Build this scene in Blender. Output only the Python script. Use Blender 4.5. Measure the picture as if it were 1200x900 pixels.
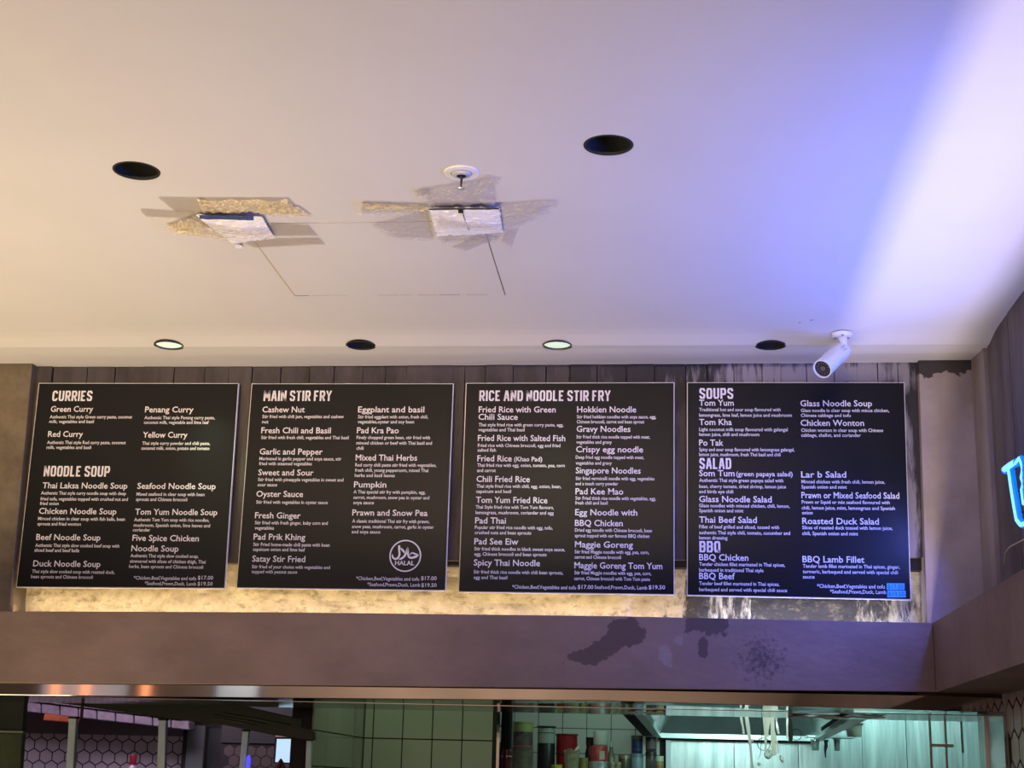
import bpy, bmesh, math, random
from mathutils import Vector, Matrix, noise
random.seed(7)
for o in list(bpy.data.objects): bpy.data.objects.remove(o)
scn = bpy.context.scene
COL = scn.collection

# ---------------------------------------------------------------- camera
CAMR = Vector((0.99521488, 0.09459103, 0.02449256))
CAMU = Vector((8.11467590e-04, -2.58657024e-01, 9.65968884e-01))
CAMF = Vector((-0.09770716, 0.96132673, 0.25749608))
FPX = 1749.26
EYE = Vector((0, 0, 1.6))
cd = bpy.data.cameras.new('camera'); cam = bpy.data.objects.new('camera', cd); COL.objects.link(cam)
m = Matrix((CAMR, CAMU, -CAMF)).transposed().to_4x4(); m.translation = EYE
cam.matrix_world = m
cd.sensor_fit = 'HORIZONTAL'; cd.sensor_width = 36.0; cd.lens = 36.0 * FPX / 1200.0
cd.clip_start = 0.05
scn.camera = cam

# ---------------------------------------------------------------- world, exposure
w = bpy.data.worlds.new('world'); scn.world = w; w.use_nodes = True
w.node_tree.nodes['Background'].inputs[0].default_value = (1.0, 0.80, 0.66, 1)
w.node_tree.nodes['Background'].inputs[1].default_value = 0.09
vs = scn.view_settings
vs.view_transform = 'Standard'; vs.look = 'None'; vs.gamma = 1.0; vs.use_curve_mapping = False
vs.exposure = 0.0

# ---------------------------------------------------------------- lights of the rooms, with added fills
def area(name, loc, target, sx, sy, power, color, spread=180):
    l = bpy.data.lights.new(name, 'AREA'); l.shape = 'RECTANGLE'; l.size = sx; l.size_y = sy
    l.energy = power; l.color = color; l.spread = math.radians(spread)
    o = bpy.data.objects.new(name, l); COL.objects.link(o); o.location = loc
    d = Vector(target) - Vector(loc); o.rotation_euler = d.to_track_quat('-Z', 'Y').to_euler()
    return o
area('dining_room_light', (-2.5, 3.5, 0.35), (-2.4, 3.6, 2.96), 2.4, 1.6, 42, (1.0, 0.76, 0.43), 125)  # added uplight, warm fill for the left of the ceiling
area('counter_lamp_light', (-1.1, 3.1, 0.35), (-1.0, 3.2, 2.96), 2.0, 1.4, 14, (1.0, 0.82, 0.72), 125)  # second added uplight, fills the middle of the ceiling
area('front_room_light', (-1.9, 0.6, 2.76), (-1.5, 4.8, 2.62), 2.6, 0.24, 11, (1.0, 0.78, 0.56))  # added warm fill towards the boards and beam
area('ceiling_graze_light', (-1.2, 1.0, 2.83), (-1.0, 4.55, 2.925), 3.0, 0.06, 3.4, (1.0, 0.74, 0.42), 22)  # added narrow beam that brightens the band at the ceiling fold
area('neon_sign_light', (0.94, 3.45, 2.47), (0.0, 3.40, 2.62), 1.8, 0.20, 27, (0.12, 0.20, 1.0))
area('neon_sign_spill', (0.93, 4.30, 2.46), (0.18, 4.80, 2.03), 0.08, 0.08, 3.4, (0.12, 0.17, 1.0), 100)
l = bpy.data.lights.new('neon_letter_glow', 'POINT'); l.energy = 1.3; l.color = (0.05, 0.22, 1.0); l.shadow_soft_size = 0.05
o = bpy.data.objects.new('neon_letter_glow', l); COL.objects.link(o); o.location = (0.955, 4.02, 2.60)
area('ledge_uplight', (0.838, 3.2, 2.055), (0.838, 3.2, 3.0), 0.0045, 2.7, 13, (1.0, 0.80, 0.60))
area('ledge_strip_light', (-1.02, 4.815, 2.104), (-1.02, 4.90, 2.20), 2.22, 0.012, 2.6, (1.0, 0.76, 0.42))
area('ledge_strip_light', (0.45, 4.815, 2.104), (0.45, 4.90, 2.20), 0.62, 0.012, 1.3, (0.75, 0.76, 1.0))  # added bluish fill on the plaster past the strip's end
area('kitchen_hood_light', (0.55, 7.0, 2.25), (0.45, 7.6, 1.6), 1.1, 0.5, 7.5, (0.50, 1.0, 0.95))
area('kitchen_hood_light', (1.45, 6.2, 2.35), (0.9, 8.0, 1.8), 0.6, 0.5, 7, (0.50, 1.0, 0.95))
area('kitchen_shelf_light', (-0.35, 7.3, 2.35), (-0.45, 8.0, 1.7), 0.25, 0.2, 0.7, (0.80, 1.0, 0.80))
area('kitchen_tile_light', (-0.9, 5.6, 2.4), (-0.9, 6.6, 1.8), 0.6, 0.3, 3.0, (0.82, 1.0, 0.72))
area('kitchen_hood_lamp', (0.42, 6.5, 2.02), (0.12, 7.9, 1.93), 0.3, 0.15, 5.0, (0.6, 1.0, 0.95))  # added fill that brightens the inside of the hood
area('room_behind_light', (-1.5, -1.0, 2.6), (-1.5, -2.5, 1.6), 3.0, 0.3, 44, (1.0, 0.80, 0.66))  # added to brighten the rear wall reflected in the steel strip
area('utensil_light', (0.55, 5.18, 1.93), (0.55, 5.55, 1.78), 0.5, 0.06, 1.5, (0.75, 1.0, 0.92))  # added fill for the fronts of the hanging utensils
area('far_room_light', (-2.9, 7.6, 2.5), (-3.1, 9.0, 1.9), 1.2, 0.4, 19, (0.86, 0.74, 1.0))

for (lx, ly) in ((-1.59, 4.50), (-0.325, 4.52)):      # the two lit downlights
    l = bpy.data.lights.new('downlight_beam', 'SPOT'); l.energy = 7.0; l.color = (0.78, 1.0, 0.62); l.spot_size = math.radians(38); l.spot_blend = 1.0; l.shadow_soft_size = 0.03
    o = bpy.data.objects.new('downlight_beam', l); COL.objects.link(o); o.location = (lx, ly, 2.925)
    o.rotation_euler = (Vector((lx + (0.10 if lx < -1 else -0.02), 4.82, 2.60 if lx < -1 else 2.45)) - Vector((lx, ly, 2.925))).to_track_quat('-Z', 'Y').to_euler()
# ---------------------------------------------------------------- pixel -> point on a real plane
def ray(px, py):
    return CAMF * FPX + CAMR * (px - 600) - CAMU * (py - 450)
def aty(px, py, Y):
    d = ray(px, py); return EYE + d * (Y / d.y)
def atz(px, py, Z=2.963):
    d = ray(px, py); return EYE + d * ((Z - EYE.z) / d.z)
def atx(px, py, X):
    d = ray(px, py); return EYE + d * (X / d.x)

# ---------------------------------------------------------------- materials
MATS = {}
def mat(name, col, rough=0.6, metal=0.0, emit=None, estr=1.0, var=0.0, scale=6.0, bump=0.0, bscale=40.0,
        stretch=(1, 1, 1), col2=None, alpha=1.0, spec=0.5, aniso=None):
    if name in MATS: return MATS[name]
    M = bpy.data.materials.new(name); M.use_nodes = True; nt = M.node_tree; B = nt.nodes['Principled BSDF']
    B.inputs['Base Color'].default_value = (*col, 1); B.inputs['Roughness'].default_value = rough
    B.inputs['Metallic'].default_value = metal; B.inputs['Alpha'].default_value = alpha
    B.inputs['Specular IOR Level'].default_value = spec
    if emit:
        B.inputs['Emission Color'].default_value = (*emit, 1); B.inputs['Emission Strength'].default_value = estr
    if var or bump or col2:
        tc = nt.nodes.new('ShaderNodeTexCoord'); mp = nt.nodes.new('ShaderNodeMapping')
        mp.inputs['Scale'].default_value = stretch
        nt.links.new(tc.outputs['Object'], mp.inputs['Vector'])
    if var or col2:
        n = nt.nodes.new('ShaderNodeTexNoise'); n.inputs['Scale'].default_value = scale
        n.inputs['Detail'].default_value = 8; n.inputs['Roughness'].default_value = 0.65
        nt.links.new(mp.outputs[0], n.inputs['Vector'])
        r = nt.nodes.new('ShaderNodeValToRGB'); e = r.color_ramp.elements
        c2 = col2 or tuple(c * (1 - var) for c in col)
        e[0].position = 0.36; e[0].color = (*c2, 1); e[1].position = 0.62; e[1].color = (*col, 1)
        nt.links.new(n.outputs['Fac'], r.inputs[0]); nt.links.new(r.outputs[0], B.inputs['Base Color'])
    if bump:
        n = nt.nodes.new('ShaderNodeTexNoise'); n.inputs['Scale'].default_value = bscale; n.inputs['Detail'].default_value = 6
        nt.links.new(mp.outputs[0], n.inputs['Vector'])
        b = nt.nodes.new('ShaderNodeBump'); b.inputs['Strength'].default_value = bump; b.inputs['Distance'].default_value = 0.01
        nt.links.new(n.outputs['Fac'], b.inputs['Height']); nt.links.new(b.outputs[0], B.inputs['Normal'])
    MATS[name] = M; return M

def stained(name, base, base2, layers, rough=0.6, bump=0.3, bscale=30, scale=5, stretch=(1, 1, 1)):
    """base concrete plus stains: each layer = (colour, ellipses or None, noise scale, stretch, lo, hi)"""
    M = mat(name, base, rough, var=0.2, col2=base2, scale=scale, bump=bump, bscale=bscale, stretch=stretch)
    nt = M.node_tree; B = nt.nodes['Principled BSDF']; N = nt.nodes.new; L = nt.links.new
    cur = B.inputs['Base Color'].links[0].from_socket
    geo = N('ShaderNodeNewGeometry'); pos = geo.outputs['Position']
    for (c, ells, ns, st, lo, hi) in layers:
        mp = N('ShaderNodeMapping'); mp.inputs['Scale'].default_value = st; L(pos, mp.inputs['Vector'])
        nz = N('ShaderNodeTexNoise'); nz.inputs['Scale'].default_value = ns; nz.inputs['Detail'].default_value = 7
        nz.inputs['Roughness'].default_value = 0.7; L(mp.outputs[0], nz.inputs['Vector'])
        fac = nz.outputs['Fac']
        if ells:
            tot = None
            for (cx, cz, rx, rz, ang) in ells:
                sub = N('ShaderNodeVectorMath'); sub.operation = 'SUBTRACT'; L(pos, sub.inputs[0]); sub.inputs[1].default_value = (cx, 0, cz)
                mul = N('ShaderNodeVectorMath'); mul.operation = 'MULTIPLY'; L(sub.outputs[0], mul.inputs[0]); mul.inputs[1].default_value = (1, 0, 1)
                ro = N('ShaderNodeVectorRotate'); ro.rotation_type = 'Y_AXIS'; ro.inputs['Angle'].default_value = ang; L(mul.outputs[0], ro.inputs['Vector'])
                sc = N('ShaderNodeVectorMath'); sc.operation = 'MULTIPLY'; L(ro.outputs[0], sc.inputs[0]); sc.inputs[1].default_value = (1 / rx, 0, 1 / rz)
                ln = N('ShaderNodeVectorMath'); ln.operation = 'LENGTH'; L(sc.outputs[0], ln.inputs[0])
                inv = N('ShaderNodeMath'); inv.operation = 'SUBTRACT'; inv.inputs[0].default_value = 1.0; L(ln.outputs['Value'], inv.inputs[1])
                if tot is None: tot = inv.outputs[0]
                else:
                    mx = N('ShaderNodeMath'); mx.operation = 'MAXIMUM'; L(tot, mx.inputs[0]); L(inv.outputs[0], mx.inputs[1]); tot = mx.outputs[0]
            ad = N('ShaderNodeMath'); ad.operation = 'MULTIPLY_ADD'; L(tot, ad.inputs[0]); ad.inputs[1].default_value = 0.45; L(fac, ad.inputs[2])
            fac = ad.outputs[0]
        mr = N('ShaderNodeMapRange'); mr.inputs['From Min'].default_value = lo; mr.inputs['From Max'].default_value = hi; L(fac, mr.inputs['Value'])
        mix = N('ShaderNodeMix'); mix.data_type = 'RGBA'; L(mr.outputs[0], mix.inputs['Factor']); L(cur, mix.inputs[6]); mix.inputs[7].default_value = (*c, 1)
        cur = mix.outputs[2]
    L(cur, B.inputs['Base Color'])
    return M

M_ceil = mat('ceiling_paint', (0.65, 0.635, 0.615), 0.7, var=0.03, scale=2.5, bump=0.03, bscale=60, spec=0.2)
M_plank = stained('dark_board_formed_concrete', (0.092, 0.076, 0.076), (0.048, 0.040, 0.040), [
    ((0.030, 0.026, 0.026), [(0.35, 2.93, 1.0, 0.16, 0), (0.98, 2.9, 0.3, 0.2, 0), (0.84, 2.6, 0.12, 0.6, 0)], 9, (1.6, 1.6, 0.35), 0.62, 0.74),
    ((0.30, 0.27, 0.27), [(0.55, 2.92, 0.7, 0.10, 0), (0.80, 2.45, 0.05, 0.5, 0)], 12, (2.2, 2.2, 0.3), 0.66, 0.80)],
    rough=0.75, bump=0.5, bscale=22, scale=7, stretch=(2, 2, 0.5))
M_lower = stained('pale_rough_plaster', (0.60, 0.53, 0.40), (0.42, 0.36, 0.26), [
    ((0.045, 0.038, 0.035), [(0.46, 2.18, 0.50, 0.35, 0), (0.12, 2.2, 0.08, 0.2, 0)], 18, (1.8, 1.8, 0.40), 0.64, 0.74),
    ((0.22, 0.17, 0.10), None, 26, (1, 1, 1.6), 0.52, 0.72)], rough=0.8, bump=0.9, bscale=26, scale=14)
M_beam = stained('mauve_brown_painted_concrete', (0.195, 0.134, 0.112), (0.135, 0.092, 0.077), [
    ((0.070, 0.044, 0.040), [(-0.15, 2.015, 0.15, 0.040, 0.50), (-0.10, 2.055, 0.07, 0.06, 0), (-0.21, 1.975, 0.07, 0.035, 0), (0.145, 2.075, 0.085, 0.05, 0), (0.135, 2.01, 0.025, 0.05, 0)], 11, (1, 1, 1), 0.60, 0.625),
    ((0.21, 0.165, 0.155), [(0.02, 1.985, 0.035, 0.05, 0.5), (0.06, 2.03, 0.02, 0.02, 0)], 16, (1, 1, 1), 0.66, 0.72),
    ((0.062, 0.044, 0.042), [(0.31, 1.98, 0.16, 0.16, 0)], 75, (1, 1, 1), 0.76, 0.95)],
    rough=0.55, bump=0.22, bscale=30, scale=3.5, stretch=(0.6, 1, 1))
M_panelc = stained('smooth_grey_render', (0.42, 0.355, 0.335), (0.32, 0.265, 0.25), [
    ((0.045, 0.038, 0.036), [(0.93, 2.955, 0.2, 0.05, 0)], 20, (1, 1, 1), 0.55, 0.58)],
    rough=0.7, bump=0.2, bscale=18, scale=4)
M_pil = mat('ochre_grey_concrete', (0.18, 0.14, 0.09), 0.8, col2=(0.095, 0.072, 0.046), scale=6, bump=0.4, bscale=25)
M_slab = mat('side_slab_concrete', (0.14, 0.115, 0.11), 0.75, col2=(0.075, 0.06, 0.06), scale=7, bump=0.4, bscale=24, stretch=(1, 1.5, 0.35))
M_slabp = mat('side_slab_pale', (0.30, 0.255, 0.24), 0.75, col2=(0.22, 0.18, 0.17), scale=5, bump=0.3, bscale=24, stretch=(1, 1.5, 0.35))
M_groove = mat('groove_dark', (0.018, 0.014, 0.013), 0.9)
M_steel = mat('brushed_steel', (0.60, 0.56, 0.52), 0.05, 1.0)
M_steel2 = mat('kitchen_steel', (0.74, 0.78, 0.77), 0.34, 0.6, col2=(0.42, 0.47, 0.47), scale=4, stretch=(6, 1, 0.35), bump=0.12, bscale=8)
M_soff = mat('polished_steel', (0.50, 0.48, 0.45), 0.10, 1.0, bump=0.04, bscale=12)
M_black = mat('black_board_face', (0.009, 0.009, 0.010), 0.30, spec=0.14)
M_white = mat('white_print', (0.80, 0.76, 0.77), 0.6)
M_edge = mat('white_sheet_edge', (0.72, 0.68, 0.64), 0.5)
M_stick = mat('blue_price_sticker', (0.05, 0.50, 1.0), 0.4, emit=(0.02, 0.25, 0.8), estr=0.0)  # sticker blue, deepened to carry the sign's blue light
M_stickd = mat('blue_price_digits', (0.01, 0.10, 0.45), 0.4)
M_plast = mat('white_plastic', (0.80, 0.80, 0.80), 0.35)
M_dark = mat('black_plastic', (0.012, 0.012, 0.012), 0.35)
M_can = mat('downlight_can_black', (0.012, 0.013, 0.011), 0.8)
M_lens = mat('dark_lamp_face', (0.05, 0.07, 0.04), 0.2)
M_lit = mat('lit_lamp_face', (0.6, 0.7, 0.6), 0.4, emit=(0.62, 0.78, 0.60), estr=0.75)
M_rim = mat('downlight_rim', (0.05, 0.05, 0.045), 0.4)

# ---------------------------------------------------------------- object helpers
def setp(o, label=None, cat=None, group=None, kind=None):
    if label: o['label'] = label
    if cat: o['category'] = cat
    if group: o['group'] = group
    if kind: o['kind'] = kind
    return o
def link(name, me, m, parent=None, smooth=False):
    o = bpy.data.objects.new(name, me); COL.objects.link(o)
    if m and not me.materials: me.materials.append(m)
    if smooth:
        for p in me.polygons: p.use_smooth = True
    if parent:
        o.parent = parent
        o.matrix_parent_inverse = Matrix.Translation(-parent.location)
    return o
def from_bm(name, bm, m, parent=None, smooth=False):
    me = bpy.data.meshes.new(name); bm.normal_update(); bm.to_mesh(me); bm.free()
    return link(name, me, m, parent, smooth)
def empty(name, loc, label, cat, group=None):
    o = bpy.data.objects.new(name, None); COL.objects.link(o); o.location = loc; o.empty_display_size = 0.05
    return setp(o, label, cat, group)
def add_box(bm, a, b, bev=0.0):
    vs = [bm.verts.new((x, y, z)) for x in (a[0], b[0]) for y in (a[1], b[1]) for z in (a[2], b[2])]
    fs = [(0, 1, 3, 2), (4, 6, 7, 5), (0, 4, 5, 1), (2, 3, 7, 6), (0, 2, 6, 4), (1, 5, 7, 3)]
    fl = [bm.faces.new([vs[i] for i in f]) for f in fs]
    bmesh.ops.recalc_face_normals(bm, faces=fl)
    if bev:
        es = list({e for f in fl for e in f.edges})
        bmesh.ops.bevel(bm, geom=es, offset=bev, segments=1, affect='EDGES')
def box(name, a, b, m, parent=None, bev=0.0):
    bm = bmesh.new(); add_box(bm, a, b, bev); return from_bm(name, bm, m, parent)
def add_prism(bm, pts, off):
    """closed solid from polygon pts (Vectors) pushed along off"""
    off = Vector(off); n = len(pts)
    A = [bm.verts.new(p) for p in pts]; Bv = [bm.verts.new(Vector(p) + off) for p in pts]
    fl = [bm.faces.new(A), bm.faces.new(Bv[::-1])]
    for i in range(n): fl.append(bm.faces.new((A[i], Bv[i], Bv[(i + 1) % n], A[(i + 1) % n])))
    bmesh.ops.recalc_face_normals(bm, faces=fl)
def prism(name, pts, off, m, parent=None, bev=0.0):
    bm = bmesh.new(); add_prism(bm, pts, off)
    if bev: bmesh.ops.bevel(bm, geom=bm.edges[:], offset=bev, segments=1, affect='EDGES')
    return from_bm(name, bm, m, parent)
def lathe(name, prof, m, parent=None, loc=(0, 0, 0), seg=24, axis=None, smooth=True):
    """prof: (r, z) pairs; axis: direction the local z points to"""
    bm = bmesh.new(); rings = []
    for (r, z) in prof:
        if r < 1e-6: rings.append([bm.verts.new((0, 0, z))])
        else: rings.append([bm.verts.new((r * math.cos(2 * math.pi * i / seg), r * math.sin(2 * math.pi * i / seg), z)) for i in range(seg)])
    for a, b in zip(rings, rings[1:]):
        if len(a) == 1 and len(b) == 1: continue
        for i in range(seg):
            j = (i + 1) % seg
            if len(a) == 1: bm.faces.new((a[0], b[i], b[j]))
            elif len(b) == 1: bm.faces.new((a[i], a[j], b[0]))
            else: bm.faces.new((a[i], a[j], b[j], b[i]))
    if axis is not None:
        q = Vector((0, 0, 1)).rotation_difference(Vector(axis).normalized()); bm.transform(q.to_matrix().to_4x4())
    bm.transform(Matrix.Translation(Vector(loc)))
    bmesh.ops.recalc_face_normals(bm, faces=bm.faces[:])
    o = from_bm(name, bm, m, parent)
    for p in o.data.polygons: p.use_smooth = smooth and len(p.vertices) <= 4
    if smooth:
        try: o.data.set_sharp_from_angle(angle=0.7)
        except Exception: pass
    return o
def tube(name, pts, r, m, parent=None, seg=10, bm=None, cap=True):
    own = bm is None
    if own: bm = bmesh.new()
    pts = [Vector(p) for p in pts]; rings = []
    rr = r if isinstance(r, (list, tuple)) else [r] * len(pts)
    up = Vector((0, 0, 1))
    for i, p in enumerate(pts):
        t = (pts[min(i + 1, len(pts) - 1)] - pts[max(i - 1, 0)]).normalized()
        a = t.cross(up)
        if a.length < 0.05: a = t.cross(Vector((0, 1, 0)))
        a.normalize(); b = t.cross(a)
        rings.append([bm.verts.new(p + (a * math.cos(2 * math.pi * k / seg) + b * math.sin(2 * math.pi * k / seg)) * rr[i]) for k in range(seg)])
    for a, b in zip(rings, rings[1:]):
        for k in range(seg):
            bm.faces.new((a[k], a[(k + 1) % seg], b[(k + 1) % seg], b[k]))
    if cap: bm.faces.new(rings[0][::-1]); bm.faces.new(rings[-1])
    if own:
        bmesh.ops.recalc_face_normals(bm, faces=bm.faces[:])
        return from_bm(name, bm, m, parent, True)

# ================================================================ STRUCTURE
WY = 4.83           # face of the upper wall behind the boards
BY = 4.63           # face of the front beam
SX = 0.822          # inner face of the side beam
RX = 1.02           # right wall
CZ = 2.963

# ceiling: flat, a shallow lip where the strip against the wall begins
bm = bmesh.new()
prof = [(-2.5, 2.963), (3.0, 2.963), (4.38, 2.9630), (4.43, 2.9615), (4.47, 2.9580), (4.51, 2.9515), (4.545, 2.9450), (4.552, 2.9445), (4.562, 2.9450)]
L = [bm.verts.new((-5.0, y, z)) for y, z in prof] + [bm.verts.new((-5.0, 5.1, 2.969)), bm.verts.new((-5.0, 5.1, 3.30)), bm.verts.new((-5.0, -2.5, 3.30))]
Rr = [bm.verts.new((2.2, y, z)) for y, z in prof] + [bm.verts.new((2.2, 5.1, 2.997)), bm.verts.new((2.2, 5.1, 3.30)), bm.verts.new((2.2, -2.5, 3.30))]
n = len(L); bm.faces.new(L); bm.faces.new(Rr[::-1])
for i in range(n): bm.faces.new((L[i], L[(i + 1) % n], Rr[(i + 1) % n], Rr[i]))
bmesh.ops.recalc_face_normals(bm, faces=bm.faces[:])
ceiling = from_bm('ceiling', bm, M_ceil); setp(ceiling, kind='structure')
DL = [((160, 200), 0.052, 'off'), ((713, 170), 0.052, 'off'), ((198, 405), 0.0455, 'lit'), ((423, 405), 0.0455, 'off'), ((653, 405), 0.0455, 'lit'), ((903, 405), 0.0455, 'off')]
DLP = [(atz(*p, CZ if r > 0.05 else 2.946), r, s) for p, r, s in DL]
for c, r, s in DLP:
    bm = bmesh.new(); bmesh.ops.create_cone(bm, cap_ends=True, segments=40, radius1=r, radius2=r, depth=0.3, matrix=Matrix.Translation((c.x, c.y, 3.04)))
    cut = from_bm('cutter', bm, None)
    md = ceiling.modifiers.new('b', 'BOOLEAN'); md.operation = 'DIFFERENCE'; md.object = cut; md.solver = 'EXACT'
bpy.context.view_layer.update()
me = bpy.data.meshes.new_from_object(ceiling.evaluated_get(bpy.context.evaluated_depsgraph_get()))
ceiling.modifiers.clear(); ceiling.data = me
for o in [o for o in bpy.data.objects if o.name.startswith('cutter')]: bpy.data.objects.remove(o)

# access hatch let into the ceiling, its joints and its proud plate
H4 = [atz(380, 257), atz(563, 268), atz(593, 346), atz(345, 347)]
x0, x1 = -1.062, -0.442; y0, y1 = 3.50, 4.083
J1 = mat('hatch_joint_dark', (0.10, 0.08, 0.07), 0.8); J2 = mat('hatch_joint_tan', (0.50, 0.40, 0.28), 0.8); J3 = mat('hatch_joint_faint', (0.47, 0.41, 0.38), 0.8)
box('hatch_plate', (x0 + 0.002, y0 + 0.002, CZ - 0.0008), (x1 - 0.002, y1 - 0.002, CZ + 0.002), M_ceil, ceiling)
box('hatch_joint', (x1 - 0.0008, y0, CZ - 0.0011), (x1 + 0.0008, y1 + 0.006, CZ + 0.001), J1, ceiling)
box('hatch_joint', (x0 - 0.0014, y0, CZ - 0.0010), (x0 + 0.0014, y1, CZ + 0.001), J2, ceiling)
box('hatch_joint', (x0, y0 - 0.001, CZ - 0.0010), (x1, y0 + 0.001, CZ + 0.001), J3, ceiling)
k = x0
while k < x1 - 0.02:        # the front joint shows only in broken dashes
    l = random.uniform(0.02, 0.09)
    if random.random() < 0.8:
        box('hatch_joint', (k, y1 - 0.0012, CZ - 0.0010), (min(k + l, x1), y1 + 0.0012 * random.choice([0.5, 1, 1.6]), CZ + 0.001), random.choice([J1, J2, J3, J3]), ceiling)
    k += l + random.uniform(0.004, 0.03)
# small chips and flecks in the ceiling paint
for (px, py, s) in [(937, 378, 3), (951, 375, 4), (407, 343, 3), (543, 344, 3), ]:
    c = atz(px, py); a = random.uniform(0, 3)
    pts = [c + Vector((math.cos(t + a) * s * 0.0016 * random.uniform(.6, 1.2), math.sin(t + a) * s * 0.0009, -0.0004)) for t in (0, 1.2, 2.4, 3.6, 4.9)]
    prism('paint_chip', pts, (0, 0, 0.001), J1, ceiling)

# upper wall: board-formed concrete planks side by side, standing proud of the plaster below
wall = empty('wall_back', (-0.6, WY, 0), None, None); del_keys = None
wall['kind'] = 'structure'
box('wall_core', (-2.4, WY + 0.03, 2.285), (1.10, WY + 0.20, 3.05), M_groove, wall)
stepz = lambda x: 2.281 + (x + 1.4) * 0.019
cuts_px = [38, 62, 102, 135, 168, 204, 240, 268, 296, 329, 363, 392, 425, 452, 477, 531, 545, 569, 601, 640, 668, 700, 734, 767, 803, 829, 860, 893, 915, 945, 978, 1004, 1028, 1052, 1078]
cx = [aty(p, 435, WY).x for p in cuts_px]
for i, (a, b) in enumerate(zip(cx, cx[1:])):
    d = random.uniform(-0.005, 0.004); t = random.uniform(-0.010, 0.002)
    g = random.choice([0.0008, 0.0012, 0.002])
    z0 = stepz((a + b) / 2) + random.uniform(-0.002, 0.002)
    bm = bmesh.new()
    zs = [z0 + (2.962 + t - z0) * k / 6 for k in range(7)]
    for k in range(6):
        pass
    fr = []
    for k, z in enumerate(zs):
        e1 = random.uniform(-0.0012, 0.0012); e2 = random.uniform(-0.0012, 0.0012)
        top = (2.9672 + (a + 2.28) / 3.3 * 0.0163 + t) if k == 6 else z
        tj = random.uniform(-0.004, 0.002) if k == 6 else 0
        fr.append((bm.verts.new((a + g + e1, WY + d, top)), bm.verts.new((b - g + e2, WY + d + random.uniform(-.001, .001), top + tj)),
                   bm.verts.new((b - g + e2, WY + 0.035, top + tj)), bm.verts.new((a + g + e1, WY + 0.035, top))))
    for u, v in zip(fr, fr[1:]):
        for q in range(4): bm.faces.new((u[q], u[(q + 1) % 4], v[(q + 1) % 4], v[q]))
    bm.faces.new(fr[0]); bm.faces.new(fr[-1][::-1])
    bmesh.ops.recalc_face_normals(bm, faces=bm.faces[:])
    from_bm('concrete_plank', bm, M_plank, wall)
# lower recessed plaster, real undulation
bm = bmesh.new(); nx, nz = 260, 12; G = []
for i in range(nx + 1):
    row = []
    for j in range(nz + 1):
        x = -2.25 + 3.1 * i / nx; z = 2.04 + 0.255 * j / nz
        y = 4.905 + 0.010 * noise.noise(Vector((x * 9, 0, z * 14))) + 0.004 * noise.noise(Vector((x * 40, 3, z * 45)))
        row.append(bm.verts.new((x, y, z)))
    G.append(row)
for i in range(nx):
    for j in range(nz): bm.faces.new((G[i][j], G[i][j + 1], G[i + 1][j + 1], G[i + 1][j]))
bmesh.ops.recalc_face_normals(bm, faces=bm.faces[:])
from_bm('lower_plaster', bm, M_lower, wall)
box('wall_core', (-2.4, 4.93, 2.0), (1.10, 5.03, 2.30), M_groove, wall)

# pilaster at the left, render panel and side slabs at the right
pl = [aty(-60, 424, 4.785), aty(37.5, 428, 4.785), aty(11, 716, 4.785), aty(-60, 716, 4.785)]
pl[2].z = pl[3].z = 2.08; pl[0].z = pl[1].z = 2.968
o = prism('trim_1', pl, (0, 0.13, 0), M_pil, bev=0.002); setp(o, kind='structure')
pr = [aty(1077, 424, 4.79), Vector((1.019, 4.79, 2.984)), Vector((1.019, 4.79, 2.05)), aty(1086, 727, 4.79)]
pr[0].z = 2.982; pr[3].z = 2.05
o = prism('trim_2', pr, (0, 0.09, 0), M_panelc, bev=0.002); setp(o, kind='structure')
wr = empty('wall_right', (RX, 3.0, 0), None, None); wr['kind'] = 'structure'
box('wall_core', (RX + 0.012, -2.5, 2.0), (RX + 0.2, 5.03, 3.05), M_groove, wr)
ys = [4.784, 4.575, 4.29, 4.00, 3.62, 3.2, 2.7, 2.2, 1.6, 1.0, 0.3, -0.5, -1.4, -2.5]
for i, (a, b) in enumerate(zip(ys, ys[1:])):
    bm = bmesh.new(); fr = []
    gp = 0.024 if i == 0 else 0.014
    xo = random.uniform(-0.004, 0.003) - (0.006 if i == 0 else 0)
    N_ = 14
    for k in range(N_ + 1):
        z = 2.05 + (2.966 + 0.006 - 2.05) * k / N_
        ja = random.uniform(-0.006, 0.002) if i == 1 else 0; jb = random.uniform(0, 0.004)
        fr.append((bm.verts.new((RX + xo, b + gp + jb, z)), bm.verts.new((RX + xo, a + ja, z)), bm.verts.new((RX + 0.03, a + ja, z)), bm.verts.new((RX + 0.03, b + gp + jb, z))))
    for u, v in zip(fr, fr[1:]):
        for q in range(4): bm.faces.new((u[q], u[(q + 1) % 4], v[(q + 1) % 4], v[q]))
    bm.faces.new(fr[0]); bm.faces.new(fr[-1][::-1]); bmesh.ops.recalc_face_normals(bm, faces=bm.faces[:])
    from_bm('concrete_slab', bm, M_slabp if i == 0 else M_slab, wr)

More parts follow.
